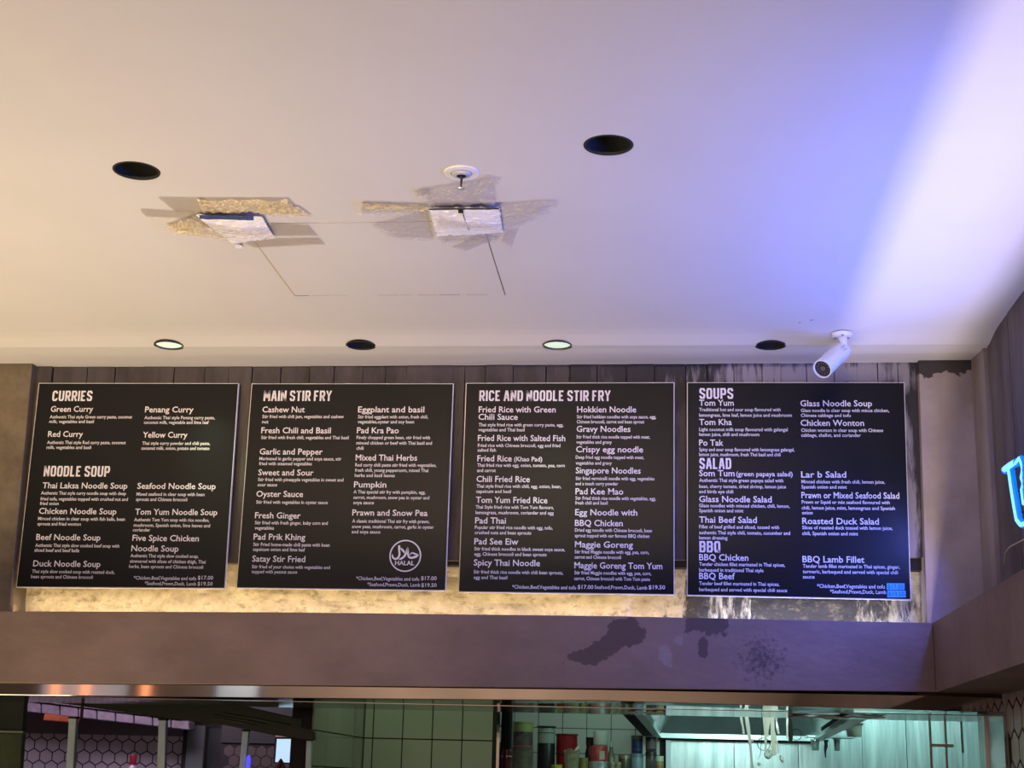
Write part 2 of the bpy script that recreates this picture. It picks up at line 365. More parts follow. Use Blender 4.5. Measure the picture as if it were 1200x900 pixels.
# front beam and side beam (concrete box ledge)
fb = [aty(-80, 716, BY), aty(330, 717.5, BY), aty(720, 722, BY), aty(1093, 730, BY), aty(1097, 811, BY), aty(700, 806.5, BY), aty(330, 802.5, BY), aty(-80, 799.5, BY)]
fb[3].x = fb[4].x = SX
o = prism('trim_3', fb, (0, 0.29, 0), M_beam, bev=0.0015); setp(o, kind='structure')
bm = bmesh.new()
z0, z1 = 1.889, 2.094
add_box(bm, (SX, -2.0, z0), (RX + 0.0, BY + 0.15, z1 - 0.046))
add_box(bm, (SX, -2.0, z1 - 0.046), (SX + 0.0045, BY + 0.15, z1))                # front lip of the light channel
add_box(bm, (SX + 0.0205, -2.0, z1 - 0.046), (RX, BY + 0.15, z1 - 0.002))
o = from_bm('trim_4', bm, M_beam); setp(o, kind='structure')
o = box('trim_5', (SX - 0.0015, BY - 0.0015, 1.895), (SX + 0.002, BY + 0.001, 2.085), M_groove); setp(o, kind='structure')

# LED strip lying on the ledge (warm), and one in the side channel
led = empty('ledge_led_strip', (-1.0, 4.83, 2.098), 'warm LED strip lying on the ledge under the menu boards', 'light strip')
box('strip_tape', (-2.16, 4.828, 2.094), (0.10, 4.842, 2.0975), mat('led_strip', (0.6, 0.5, 0.3), 0.5, emit=(1.0, 0.66, 0.28), estr=2.0), led)

# steel header under the beam: front strip + deep soffit
hd = empty('trim_6', (-0.5, 4.65, 1.835), None, None); hd['kind'] = 'structure'
hf = [aty(-80, 800, 4.64), aty(330, 803.5, 4.64), aty(700, 808, 4.64), aty(1097, 815, 4.64), aty(1176, 818, 4.64), aty(1176, 835, 4.64), aty(700, 821, 4.64), aty(330, 818.0, 4.64), aty(-80, 813.5, 4.64)]
hf[4].x = hf[5].x = 1.018
for i in range(4): hf[i].z += 0.0
prism('front_strip', hf, (0, 0.45, 0), M_steel, hd, bev=0.0015)
for i in range(4): pass
box('soffit_plate', (-3.0, 4.70, 1.826), (RX, 5.10, 1.8285), M_soff, hd)
box('filler', (SX - 0.05, 4.665, 1.868), (RX, 4.90, 1.8885), M_beam, hd)
M_gold = mat('tape_yellow', (0.55, 0.50, 0.34), 0.35)
for (xa, xb, ya, yb) in [(0.42, 0.60, 4.86, 5.07), (0.56, 0.70, 4.80, 4.97), (-0.10, 0.02, 4.80, 4.92)]:
    bm = bmesh.new(); G = []
    for i in range(9):
        G.append([bm.verts.new((xa + (xb - xa) * i / 8 + random.uniform(-.004, .004), ya + (yb - ya) * j / 4 * (0.7 + 0.3 * math.sin(i * 1.3)), 1.8255 - random.uniform(0, 0.006))) for j in range(5)])
    for i in range(8):
        for j in range(4): bm.faces.new((G[i][j], G[i][j + 1], G[i + 1][j + 1], G[i + 1][j]))
    from_bm('peeling_tape', bm, M_gold, hd)
# right jamb of the opening
jb = empty('trim_7', (1.0, 4.8, 0.9), None, None); jb['kind'] = 'structure'
box('jamb_plate', (1.012, 4.632, 0.9), (1.019, 4.86, 1.826), mat('jamb_steel', (0.5, 0.47, 0.48), 0.25, 0.9), jb)
box('jamb_edge', (1.004, 4.86, 0.9), (1.019, 4.885, 1.826), mat('jamb_edge_steel', (0.8, 0.8, 0.82), 0.35, 0.6), jb)
box('jamb_return', (1.019, 4.885, 0.9), (1.3, 5.03, 2.0), M_steel2, jb)

# lower right wall: elongated hexagon tiles on the wall under the side beam
def hexpts(s, g):
    r = s - g / math.sqrt(3) * 1.0
    return [(r * math.cos(math.radians(30 + 60 * k)), r * math.sin(math.radians(30 + 60 * k))) for k in range(6)]
M_hex = mat('cream_hex_tile', (0.44, 0.36, 0.33), 0.35, var=0.08, scale=3)
M_grout = mat('dark_grout', (0.02, 0.014, 0.014), 0.8)
box('wall_backing', (RX + 0.004, -2.0, 0.0), (RX + 0.05, BY + 0.004, 1.889), M_grout, wr)
s = 0.058; wpitch = s * math.sqrt(3); vp = 1.5 * s
hm = {}
def hex_tile(parent, cy, cz, X, m, plane, s, t=0.002, clip=None, gap=0.004):
    key = (plane, round(s, 4), m.name)
    if clip is None and key in hm:
        o = bpy.data.objects.new('hex_tile', hm[key]); COL.objects.link(o)
    else:
        bm = bmesh.new(); P = []
        for (u, v) in hexpts(s, gap):
            if clip:
                u = min(max(u, clip[0] - cy), clip[1] - cy); v = min(max(v, clip[2] - cz), clip[3] - cz)
            P.append(Vector((0, u, v)) if plane == 'x' else Vector((u, 0, v)))
        Q = []
        for p in P:
            if not Q or (p - Q[-1]).length > 1e-4: Q.append(p)
        if len(Q) > 1 and (Q[0] - Q[-1]).length < 1e-4: Q.pop()
        if len(Q) < 3: bm.free(); return
        add_prism(bm, Q, (-t, 0, 0) if plane == 'x' else (0, -t, 0))
        me = bpy.data.meshes.new('hex_tile'); bm.to_mesh(me); bm.free(); me.materials.append(m)
        if clip is None: hm[key] = me
        o = bpy.data.objects.new('hex_tile', me); COL.objects.link(o)
    o.parent = parent; o.matrix_parent_inverse = Matrix.Translation(-parent.location)
    o.location = (X, cy, cz) if plane == 'x' else (cy, X, cz)
for r in range(4):
    cz = 1.812 - r * vp
    for c in range(6):
        cy = BY - 0.035 - c * wpitch - (wpitch / 2 if r % 2 else 0)
        edge = (cz + s > 1.887) or (cy + wpitch / 2 > BY)
        hex_tile(wr, cy, cz, RX + 0.004, M_hex, 'x', s, clip=(-9, BY, 0, 1.887) if edge else None, gap=0.011)
for c in range(7):       # cut row against the beam
    hex_tile(wr, BY - 0.035 - c * wpitch + wpitch / 2, 1.812 + vp, RX + 0.004, M_hex, 'x', s, clip=(-9, BY, 0, 1.887), gap=0.011)

# room shell beyond the frame
M_floor = mat('floor_tile_grey', (0.14, 0.12, 0.11), 0.5, var=0.3, scale=2)
o = box('floor', (-5.0, -2.5, -0.1), (2.2, 9.3, 0.0), M_floor); setp(o, kind='structure')
o = box('wall_counter', (-3.0, 4.66, 0.0), (RX, 4.95, 1.05), M_beam); setp(o, kind='structure')
o = box('wall_front', (-9.0, -2.6, 0), (2.2, -2.5, 3.3), mat('front_wall_paint', (0.50, 0.40, 0.32), 0.8, var=0.3, scale=1.2)); setp(o, kind='structure')
o = box('wall_left', (-5.1, -2.5, 0), (-5.0, 5.0, 3.0), mat('room_wall_paint', (0.35, 0.28, 0.22), 0.8)); setp(o, kind='structure')

# ================================================================ KITCHEN BEYOND THE OPENING
KY = 8.0; TY = 6.4
kw = empty('wall_kitchen_back', (0.2, KY, 0), None, None); kw['kind'] = 'structure'
M_tile = mat('glazed_white_tile', (0.56, 0.60, 0.52), 0.12, var=0.04, scale=1)
M_tileg = mat('glazed_green_tile', (0.32, 0.35, 0.26), 0.10, var=0.05, scale=1)
o = box('ceiling_kitchen', (-4.6, 5.03, 2.65), (2.2, 9.3, 2.75), mat('kitchen_ceiling', (0.4, 0.42, 0.4), 0.8)); setp(o, kind='structure')
o = box('wall_kitchen_right', (2.1, 5.03, 0), (2.2, KY + 0.1, 2.65), M_steel2); setp(o, kind='structure')
o = box('wall_kitchen_left', (-4.7, 5.03, 0), (-4.6, 9.3, 2.65), M_beam); setp(o, kind='structure')
box('wall_backing', (-1.2, KY, 0), (0.1, KY + 0.1, 2.65), M_grout, kw)
def tile_grid(parent, xs, zs, Y, m, t=0.006, g=0.0035):
    for i in range(len(xs) - 1):
        for j in range(len(zs) - 1):
            box('square_tile', (xs[i] + g / 2, Y - t + random.uniform(-.0008, .0008), zs[j] + g / 2), (xs[i + 1] - g / 2, Y, zs[j + 1] - g / 2), m, parent)
gz = aty(690, 854, KY).z; gx = aty(631, 854, KY).x; tp = 0.1267
tile_grid(kw, [gx + tp * k for k in range(-3, 6)], [gz - tp * 3, gz - tp * 2, gz - tp, gz, gz + tp, gz + 2 * tp], KY, M_tile)
# steel sheets with standing seams at the right
sx = [aty(p, 870, KY).x for p in (784, 860, 935, 1010, 1062, 1090, 1108, 1127, 1150, 1175)] + [2.1]
for i, (a, b) in enumerate(zip(sx, sx[1:])):
    box('steel_sheet', (a + 0.001, KY - 0.004 - 0.002 * (i % 3), 1.0), (b - 0.001, KY + 0.05, 2.4), M_steel2, kw, bev=0.0008)
for px in (1090, 1108, 1127):
    xx = aty(px, 870, KY).x
    box('steel_seam', (xx - 0.006, KY - 0.018, 1.5 if px != 1127 else 1.8), (xx + 0.006, KY - 0.004, 2.3), M_steel, kw, bev=0.002)
e = aty(783, 870, KY - 0.03)
box('steel_edge', (e.x - 0.012, KY - 0.05, 1.0), (e.x + 0.012, KY - 0.0, aty(783, 863, KY).z), mat('white_edge_trim', (0.8, 0.84, 0.84), 0.4), kw)
for (pa, pb, py) in [(1092, 1118, 873), (1148, 1160, 873)]:
    a = aty(pa, py, KY - 0.03); b = aty(pb, py - 0.5, KY - 0.03)
    box('sheet_lap', (a.x, KY - 0.022, a.z - 0.004), (b.x, KY - 0.005, a.z + 0.006), M_steel, kw)

# near tiled wall, its return to the left and its dark end
kt = empty('wall_kitchen_tiled', (-0.8, TY, 0), None, None); kt['kind'] = 'structure'
XW = -1.2428
xe = aty(578, 860, TY).x
box('wall_backing', (XW - 0.02, TY, 0), (xe, TY + 0.08, 2.65), M_grout, kt)
gz = aty(500, 866.5, TY).z; x437 = aty(437, 866, TY).x
xs = [XW + 0.002, x437] + [x437 + tp * k for k in (1, 2, 3)] + [xe]
tile_grid(kt, xs, [gz - 2 * tp, gz - tp, gz, gz + tp, gz + 2 * tp, gz + 3 * tp], TY, M_tileg, g=0.005)
box('wall_backing', (XW - 0.08, 5.44, 0), (XW - 0.006, TY, 2.65), M_grout, kt)
yy = [5.44 + (TY - 5.44) * k / 4 for k in range(5)]
for i in range(4):
    for j in range(-2, 3):
        box('square_tile', (XW - 0.006, yy[i] + 0.0012, gz + tp * j + 0.002), (XW, yy[i + 1] - 0.0012, gz + tp * (j + 1) - 0.002), M_tileg, kt)
box('edge_strip', (xe, TY - 0.006, 0.9), (xe + 0.016, TY + 0.08, 2.4), M_groove, kt)
box('edge_strip', (xe + 0.016, TY - 0.010, 0.9), (xe + 0.028, TY + 0.05, 2.4), M_steel, kt)

# tall dark cupboard side between the tiled walls
a = aty(585, 860, 6.7).x; b = aty(599.5, 860, 6.7).x
tc_ = empty('tall_cabinet', ((a + b) / 2, 6.8, 0), 'narrow tall black cabinet between the green tiles and the jar shelf', 'cabinet')
box('body', (a - 0.03, 6.7, 0), (b, 6.76, 2.3), M_dark, tc_, bev=0.004)
box('door', (a + 0.004, 6.692, 0.1), (b - 0.006, 6.7, 2.2), mat('cabinet_green_black', (0.02, 0.028, 0.022), 0.7), tc_, bev=0.002)
c = aty(594, 889, 6.55)
ex = empty('red_canister', (c.x, 6.55, 1.45), 'dark red canister beside the narrow black cabinet', 'canister')
lathe('body', [(0, 1.45), (0.020, 1.45), (0.022, 1.46), (0.022, c.z + 0.025), (0.016, c.z + 0.038), (0, c.z + 0.038)], mat('dark_red', (0.12, 0.012, 0.012), 0.35), ex, (c.x, 6.55, 0), 18)
lathe('collar', [(0.0225, c.z + 0.005), (0.0235, c.z + 0.006), (0.0235, c.z + 0.012), (0.0225, c.z + 0.013)], M_steel, ex, (c.x, 6.55, 0), 18)

# far room with pink hexagon tiles, seen through the left end
FY = 9.0
fw = empty('wall_far', (-3.0, FY, 0), None, None); fw['kind'] = 'structure'
M_hexp = mat('lilac_hex_tile', (0.46, 0.37, 0.42), 0.3, var=0.06, scale=2)
M_hexb = mat('brown_hex_tile', (0.10, 0.070, 0.066), 0.3, var=0.06, scale=2)
xl = aty(20, 880, FY).x; xr = aty(217, 880, FY).x; zt = aty(120, 861, FY).z
box('wall_backing', (xl - 0.6, FY, 0), (-1.0, FY + 0.1, 2.65), M_grout, fw)
hs = 15.2 / FPX * FY / math.sqrt(3); hw = hs * math.sqrt(3)
hx0 = aty(48, 872, FY).x; hz0 = aty(48, 872.5, FY).z
for r in range(-1, 5):
    cz = hz0 - r * 1.5 * hs
    for c in range(-3, 13):
        cx_ = hx0 + c * hw + (hw / 2 if r % 2 else 0)
        if cx_ - hw / 2 > xr: continue
        edge = cz + hs > zt or cx_ + hw / 2 > xr
        hex_tile(fw, cx_, cz, FY, M_hexp, 'y', hs, clip=(xl - 0.5, xr, 0, zt) if edge else None, gap=0.007)
bz = aty(120, 843, FY).z
box('tile_border', (xl - 0.6, FY - 0.02, zt), (xr, FY + 0.01, aty(120, 835, FY).z), mat('border_brown', (0.085, 0.055, 0.06), 0.5), fw)
# door frame / dark bay between the two tiled stretches
a, b = aty(219, 880, 8.9).x, aty(240, 880, 8.9).x
box('door_frame', (a, 8.88, 0), (b, 9.0, aty(230, 850, 8.9).z), mat('grey_frame', (0.10, 0.105, 0.10), 0.5), fw, bev=0.004)
box('door_frame', (a - 0.03, 8.9, 0), (a, 9.0, aty(230, 850, 8.9).z), M_groove, fw)
c = aty(258, 880, 8.9).x
box('dark_doorway', (b, 8.95, 0), (c, 8.99, aty(240, 853, 8.9).z), mat('doorway_dark', (0.012, 0.015, 0.014), 0.6), fw)
B2 = 8.7
xl2 = aty(259, 880, B2).x; xr2 = aty(350, 880, B2).x; zt2 = aty(300, 871, B2).z
box('wall_backing', (xl2, B2, 0), (xr2, B2 + 0.05, 2.2), M_grout, fw)
box('tile_border', (xl2, B2 - 0.015, zt2), (xr2, B2, 2.2), mat('border_black_brown', (0.022, 0.014, 0.014), 0.5), fw)
hs2 = 12.8 / FPX * B2 / math.sqrt(3); hw2 = hs2 * math.sqrt(3); q = aty(268.5, 880, B2)
for r in range(0, 4):
    for c in range(0, 9):
        cx_ = q.x + c * hw2 + (hw2 / 2 if r % 2 else 0); cz = q.z - r * 1.5 * hs2
        if cx_ - hw2 / 2 > xr2: continue
        edge = cx_ + hw2 / 2 > xr2 or cz + hs2 > zt2
        hex_tile(fw, cx_, cz, B2, M_hexb, 'y', hs2, clip=(xl2, xr2, 0, zt2) if edge else None, gap=0.006)

# rough pale brick ledge running back above the hexagon wall (ledge bricks one by one)
def lerp(a, b, t): return a + (b - a) * t
for row in range(2):
    for i in range(9):
        t0, t1 = i / 9 + 0.004, (i + 1) / 9 - 0.004
        if row: t0, t1 = t0 - 0.05, t1 - 0.05
        P = []
        for (t, yo) in ((t0, 0), (t1, 0), (t1, 1), (t0, 1)):
            px = lerp(26, 222, t); yb = lerp(834, 856, t); yt = lerp(808, 834, t)
            py = lerp(yb, yt, (row + yo) / 2 - (0.03 if yo else -0.03))
            P.append(aty(px, py, 8.6 - 0.02 * row))
        prism('brick', P, (0, 0.12, 0), mat('lilac_rough_brick', (0.27, 0.20, 0.24), 0.85, var=0.35, scale=14, bump=0.6, bscale=20), fw, bev=0.004)
P = [aty(20, 833, 8.66), aty(222, 856, 8.66), aty(222, 812, 8.66), aty(20, 800, 8.66)]
prism('ledge_mortar', P, (0, 0.08, 0), mat('ledge_mortar', (0.16, 0.12, 0.14), 0.9), fw)
P = [aty(50, 844, 8.5), aty(52, 836, 8.5), aty(90, 840, 8.5), aty(88, 847, 8.5)]
o = prism('orange_wall_box', P, (0, 0.06, 0), mat('orange_box', (0.42, 0.09, 0.03), 0.5, var=0.5, scale=9), None, bev=0.004)
setp(o, 'small orange box on the brown band above the lilac hexagon tiles', 'box')

# green cupboard at the far left
cb = empty('green_cabinet', (-2.2, 5.5, 0), 'dark green cabinet filling the left end of the kitchen opening', 'cabinet')
Pz = aty(10, 857.5, 5.4); xr_ = aty(26, 857, 5.4).x; xrt = aty(30, 820, 5.4).x
P = [aty(-40, 814, 5.4), aty(30, 814, 5.4), aty(27, 857, 5.4), aty(-40, 855, 5.4)]
prism('upper_door', P, (0, 0.03, 0), mat('cabinet_dark_green', (0.020, 0.028, 0.022), 0.4, var=0.3, scale=5), cb, bev=0.004)
P = [aty(-40, 857.5, 5.4), aty(27, 859, 5.4), aty(22, 930, 5.4), aty(-40, 930, 5.4)]
prism('lower_door', P, (0, 0.03, 0), mat('cabinet_green', (0.075, 0.105, 0.055), 0.4, var=0.4, scale=6), cb, bev=0.004)
P = [aty(-40, 854.8, 5.392), aty(27, 856.6, 5.392), aty(27, 859.3, 5.392), aty(-40, 857.5, 5.392)]
prism('edge_rail', P, (0, 0.02, 0), mat('cabinet_rail', (0.22, 0.26, 0.20), 0.5), cb)

# dark sloping extractor duct over the pass, with steel posts below
M_duct = mat('duct_black_green', (0.016, 0.020, 0.013), 0.45, var=0.3, scale=5, stretch=(0.5, 1, 3))
du = empty('extractor_duct', (-1.6, 5.35, 1.85), 'dark sloping extractor duct running above the steel posts', 'duct')
P = [aty(60, 822.5, 5.3), aty(120, 823, 5.3), aty(285, 822, 5.3), aty(285, 827, 5.3), aty(350, 842, 5.3), aty(351, 851, 5.3), aty(368, 857, 5.3), aty(368, 867.5, 5.3), aty(352, 866, 5.3), aty(318, 861, 5.3), aty(265, 850, 5.3), aty(192, 841, 5.3), aty(120, 831, 5.3)]
prism('casing', P, (0, 0.03, 0), M_duct, du, bev=0.002)
for (a, b, c2, d2) in [(250, 838, 312, 849), (252, 841, 302, 850.5), (262, 836, 340, 850)]:
    tube('ridge', [aty(a, b, 5.297), aty(c2, d2, 5.297)], 0.0018, mat('duct_ridge', (0.05, 0.06, 0.03), 0.4), du, 6)
tube('hanger_rod', [aty(97.5, 812, 5.28), aty(95.5, 842, 5.28)], 0.006, M_groove, du, 8)
M_post = mat('galvanised_post', (0.64, 0.82, 0.95), 0.5, 0.0, var=0.3, scale=12, stretch=(1, 1, 0.3))  # pale blue tint stands in for cool light on the posts
posts = [(86.5, 842, 83, 903, 9, 'leftmost steel post, in front of the lilac hexagon tiles by the dark green cabinet'),
         (191.5, 844, 189.5, 903, 9, 'steel post in front of the right end of the lilac hexagon tiles'),
         (288.5, 857, 284.5, 903, 7.5, 'thin steel post in front of the dark brown hexagon tiles'),
         (363, 868, 361.5, 903, 6.5, 'rightmost short steel post beside the bright square screen')]
for (xa, ya, xb, yb, wd, lab) in posts:
    p0 = aty(xb, yb, 5.36); p1 = aty(xa, ya, 5.36); h = wd / FPX * 5.36 / 2
    pe = empty('steel_post', (p0.x, p0.y, 0.9), lab, 'post', 'steel posts under the duct')
    d = (p1 - p0); bot = p0 - d * ((p0.z - 0.9) / d.z) if d.z else p0
    bm = bmesh.new(); add_prism(bm, [bot + Vector((-h, -h, 0)), bot + Vector((h, -h, 0)), bot + Vector((h, h, 0)), bot + Vector((-h, h, 0))], p1 - bot)
    bmesh.ops.bevel(bm, geom=bm.edges[:], offset=0.002, segments=1, affect='EDGES')
    from_bm('upright', bm, M_post, pe)
    box('cap', (p1.x - h * 1.15, p1.y - h * 1.15, p1.z), (p1.x + h * 1.15, p1.y + h * 1.15, p1.z + 0.006), M_groove, pe)
p = aty(291, 893, 5.3)
o = lathe('blue_indicator_lamp', [(0, -0.035), (0.006, -0.033), (0.008, -0.02), (0.008, 0.012), (0.005, 0.022), (0, 0.024)], mat('blue_glow', (0.05, 0.05, 0.8), 0.4, emit=(0.06, 0.05, 1.0), estr=1.6), None, p, 12)
setp(o, 'small glowing blue lamp beside the thin steel post', 'lamp')
# bright square
sc = empty('wall_screen', aty(337, 880, 8.2), 'bright pale blue square screen below the dark duct', 'screen')
P = [aty(324.5, 866, 8.2), aty(349, 866, 8.2), aty(348, 894, 8.2), aty(322.5, 893, 8.2)]
prism('glass', P, (0, 0.01, 0), mat('screen_glow', (0.2, 0.3, 0.4), 0.3, emit=(0.50, 0.70, 0.88), estr=0.95, ), sc)
P = [aty(322, 864, 8.21), aty(351, 864, 8.21), aty(350, 896, 8.21), aty(320, 895, 8.21)]
prism('frame', P, (0, 0.05, 0), M_dark, sc, bev=0.003)
P = [aty(323, 860.5, 8.2), aty(349, 861.5, 8.2), aty(349, 864, 8.2), aty(323, 863.5, 8.2)]
prism('top_shelf', P, (0, 0.05, 0), mat('peach_strip', (0.5, 0.30, 0.22), 0.5), sc)

# ---------------------------------------------------------------- bottles and jars
def sub(o):
    return o
def jar(name, px, ytop, ybot, wpx, Y, prof, m, label, cat, extra=None, group=None):
    """prof: list of (radius fraction, height fraction)"""
    c0 = aty(px, ybot, Y); c1 = aty(px, ytop, Y); h = c1.z - c0.z; r = wpx / FPX * Y / 2
    o = empty(name, c0, label, cat, group)
    lathe('body', [(rf * r, hf * h) for rf, hf in prof], m, o, c0, 20)
    for (nm, pf, mm) in (extra or []):
        lathe(nm, [(rf * r, hf * h) for rf, hf in pf], mm, o, c0, 20)
    return o
JY = 7.7
CYL = [(0, 0), (0.94, 0), (1, 0.03), (1, 0.94), (0.94, 1), (0, 1)]
glass = mat('cloudy_plastic', (0.42, 0.50, 0.42), 0.2, alpha=0.75)
red = mat('red_tin', (0.30, 0.012, 0.014), 0.3)
def band(z0, z1, r=1.02): return [(0.9, z0), (r, z0), (r, z1), (0.9, z1)]
jar('clip_jar', 612, 846, 905, 23, JY, [(0, 0), (.94, 0), (1, .04), (1, .8), (0, .8)], mat('mauve_contents', (0.07, 0.045, 0.04), 0.5, col2=(0.20, 0.14, 0.13), var=0.5, scale=22), 'tall jar with yellow green lid on the shelf next to the black cabinet', 'jar',
    [('lid', [(0, .80), (1.0, .80), (1.04, .82), (1.02, .95), (1.06, .96), (1.06, 1.0), (0, 1.0)], mat('lime_lid', (0.36, 0.42, 0.14), 0.4)),
     ('pink_ring', band(.50, .53), mat('pink_band', (0.42, 0.12, 0.16), 0.5)), ('paper_wrap', band(.03, .49, 1.05), mat('beige_wrap', (0.22, 0.18, 0.12), 0.7, var=0.5, scale=20))])
jar('storage_jar', 639.5, 851, 905, 20, JY, [(0, 0), (.94, 0), (1, .04), (1, .93), (.96, .97), (0, .97)], glass, 'clear jar with flat black lid and black contents, left of the red tins', 'jar',
    [('lid', [(0, .96), (1.10, .96), (1.12, .98), (1.10, 1.0), (0, 1.0)], M_dark), ('dark_contents', [(0, .02), (1.015, .02), (1.015, .62), (0.97, .64), (0, .64)], M_dark), ('ring', band(.84, .86), M_rim)])
for (yt, yb, lab) in [(860, 882, 'upper dark red tin of the two stacked beside the black lidded jar'), (882, 905, 'lower dark red tin of the two stacked, half behind the beige paper bag')]:
    jar('red_tin', 664, yt, yb - 0.3, 25, JY + 0.04, [(0, 0), (.96, 0), (1, .04), (.97, .06), (.97, .88), (1.02, .9), (1.04, .97), (.98, 1), (0, 1)], red, lab, 'tin',
        [('rim', band(.93, .99, 1.05), mat('tin_rim', (0.35, 0.10, 0.09), 0.25, 0.6))], 'stacked red tins')
jar('small_jar', 652, 896, 925, 12, JY - 0.15, CYL, glass, 'small jar with bright lime lid in front of the black lidded jar', 'jar', [('lid', [(0, .8), (1.06, .8), (1.06, 1.0), (0, 1.0)], mat('bright_lime', (0.45, 0.50, 0.04), 0.4))])
# paper bag with crumpled top
pbg = empty('paper_bag', aty(669, 905, JY - 0.16), 'open beige paper bag with a cream wrapper sticking out', 'bag')
bm = bmesh.new(); G = []
c0 = aty(669.5, 907, JY - 0.16); c1 = aty(669.5, 879, JY - 0.16); h = c1.z - c0.z
for j in range(7):
    ring = []
    for i in range(12):
        a = 2 * math.pi * i / 12; rr = 0.030 + 0.009 * j / 6 + random.uniform(-.003, .003)
        ring.append(bm.verts.new((c0.x + rr * math.cos(a), c0.y + 0.7 * rr * math.sin(a), c0.z + h * j / 6 + (random.uniform(-.01, .01) if j == 6 else 0))))
    G.append(ring)
for a, b in zip(G, G[1:]):
    for i in range(12): bm.faces.new((a[i], a[(i + 1) % 12], b[(i + 1) % 12], b[i]))
bm.faces.new(G[0][::-1])
from_bm('bag', bm, mat('kraft_beige', (0.36, 0.31, 0.18), 0.8, var=0.25, scale=20), pbg)
tube('wrapper', [aty(671, 886, JY - .16), aty(673, 881, JY - .17), aty(677, 877, JY - .17), aty(678.5, 874.5, JY - .16)], [0.010, 0.008, 0.009, 0.003], mat('cream_wrap', (0.6, 0.53, 0.40), 0.6), pbg, 7)
jar('mustard_jar', 683, 888, 915, 11, JY - 0.1, CYL, mat('mustard_jar', (0.20, 0.15, 0.03), 0.35), 'small mustard coloured jar right of the paper bag', 'jar', [('lid', [(0, .84), (1.05, .84), (1.05, 1), (0, 1)], mat('olive_lid', (0.22, 0.20, 0.08), 0.4))])
jar('dark_bottle', 691, 864, 910, 10, JY + 0.06, [(0, 0), (1, 0), (1.1, .1), (1.1, .6), (.8, .75), (.8, .8), (0, .8)], mat('dark_glass', (0.03, 0.015, 0.02), 0.2), 'dark bottle with black cap behind the mustard coloured jar', 'bottle', [('cap', [(0, .8), (.95, .8), (.95, 1), (0, 1)], M_dark)])
jar('metal_bowl', 701.5, 892.5, 912, 26, JY - 0.05, [(0, 0), (.5, 0), (.9, .7), (.96, .98), (1, 1), (.94, .98), (.88, .7), (.45, .05), (0, .05)], M_steel2, 'steel bowl holding the bright red tin', 'bowl', [('rim', band(.94, 1.0, 1.04), mat('bowl_rim', (0.6, 0.6, 0.56), 0.3, 0.5))])
jar('labelled_tin', 702, 874, 893.5, 20, JY - 0.05, CYL, mat('bright_red_tin', (0.42, 0.02, 0.025), 0.3, col2=(0.50, 0.10, 0.10), var=0.4, scale=40), 'bright red tin with cream label standing in the steel bowl', 'tin')
t = [o for o in COL.objects if o.name == 'labelled_tin'][0]
P = [aty(702.5, 880, JY - 0.098), aty(708.5, 880, JY - 0.098), aty(708.5, 890, JY - 0.098), aty(702.5, 890, JY - 0.098)]
prism('paper_label', P, (0, 0.006, 0), mat('cream_label', (0.5, 0.45, 0.33), 0.6), t)
jar('paper_roll', 704, 857, 873.6, 17, JY - 0.03, [(.25, 0), (.92, 0), (1, .05), (1, .93), (.9, 1), (.25, 1), (.25, 0)], mat('roll_white', (0.50, 0.54, 0.45), 0.8), 'white paper roll standing on the bright red tin', 'roll', [('core', [(.25, 0), (.28, .0), (.28, 1.002), (.25, 1.002)], mat('roll_core', (0.3, 0.25, 0.18), 0.8))])
jar('sauce_bottle', 716, 869, 908, 9, JY, [(0, 0), (1, 0), (1.1, .1), (1.0, .55), (.45, .75), (.4, .85), (0, .85)], mat('bottle_olive', (0.16, 0.17, 0.11), 0.25), 'pale capped olive bottle right of the paper roll', 'bottle', [('cap', [(0, .85), (.6, .84), (.5, 1), (0, 1)], mat('cap_pale', (0.5, 0.52, 0.45), 0.5))])
for (px, lab) in [(717.5, 'small tan jar under the olive bottle, next to the steel bowl'), (724, 'small tan jar between the olive bottle and the gold lidded jar')]:
    jar('spice_pot', px, 893, 912, 7, JY - 0.1, CYL, mat('tan_pot', (0.22, 0.17, 0.10), 0.5), lab, 'jar', [('lid', [(0, .85), (1.08, .85), (1.08, 1), (0, 1)], mat('tan_lid', (0.3, 0.25, 0.15), 0.5))], 'small tan jars')
jar('gold_lid_jar', 732, 885, 912, 14, JY, CYL, mat('brown_jar', (0.07, 0.055, 0.03), 0.3), 'brown jar with dull gold lid left of the blue jar', 'jar', [('lid', [(0, .86), (1.06, .86), (1.06, 1), (0, 1)], mat('dull_gold', (0.28, 0.24, 0.14), 0.35, 0.4))])
jar('blue_jar', 746.5, 862, 883, 13, JY, CYL, mat('navy_jar', (0.018, 0.035, 0.10), 0.3), 'navy blue jar standing on the pale blue jar', 'jar', [('lid', [(0, .80), (1.04, .80), (1.04, 1), (0, 1)], mat('grey_lid', (0.08, 0.10, 0.09), 0.4)), ('shine_band', band(.2, .25, 1.01), mat('navy_band', (0.05, 0.08, 0.16), 0.3))])
jar('pale_blue_jar', 746.5, 883.3, 912, 14, JY, CYL, mat('pale_blue_jar', (0.16, 0.24, 0.27), 0.3), 'pale blue jar carrying the navy blue jar', 'jar', [('lid', [(0, .84), (1.04, .84), (1.04, 1), (0, 1)], mat('greyblue_lid', (0.12, 0.16, 0.17), 0.4))])
for (yt, yb, lab) in [(863.5, 881, 'upper dark brown jar at the right end of the shelf'), (881.3, 908, 'lower dark brown jar at the right end of the shelf')]:
    jar('brown_jar', 763, yt, yb, 12.5, JY, CYL, mat('dark_brown_jar', (0.045, 0.028, 0.022), 0.35), lab, 'jar', [('lid', [(0, .82), (1.05, .82), (1.05, 1), (0, 1)], mat('black_brown_lid', (0.02, 0.014, 0.012), 0.35)), ('paper_label', band(.2, .7, 1.01), mat('dim_label', (0.10, 0.07, 0.06), 0.6))], 'stacked dark brown jars')
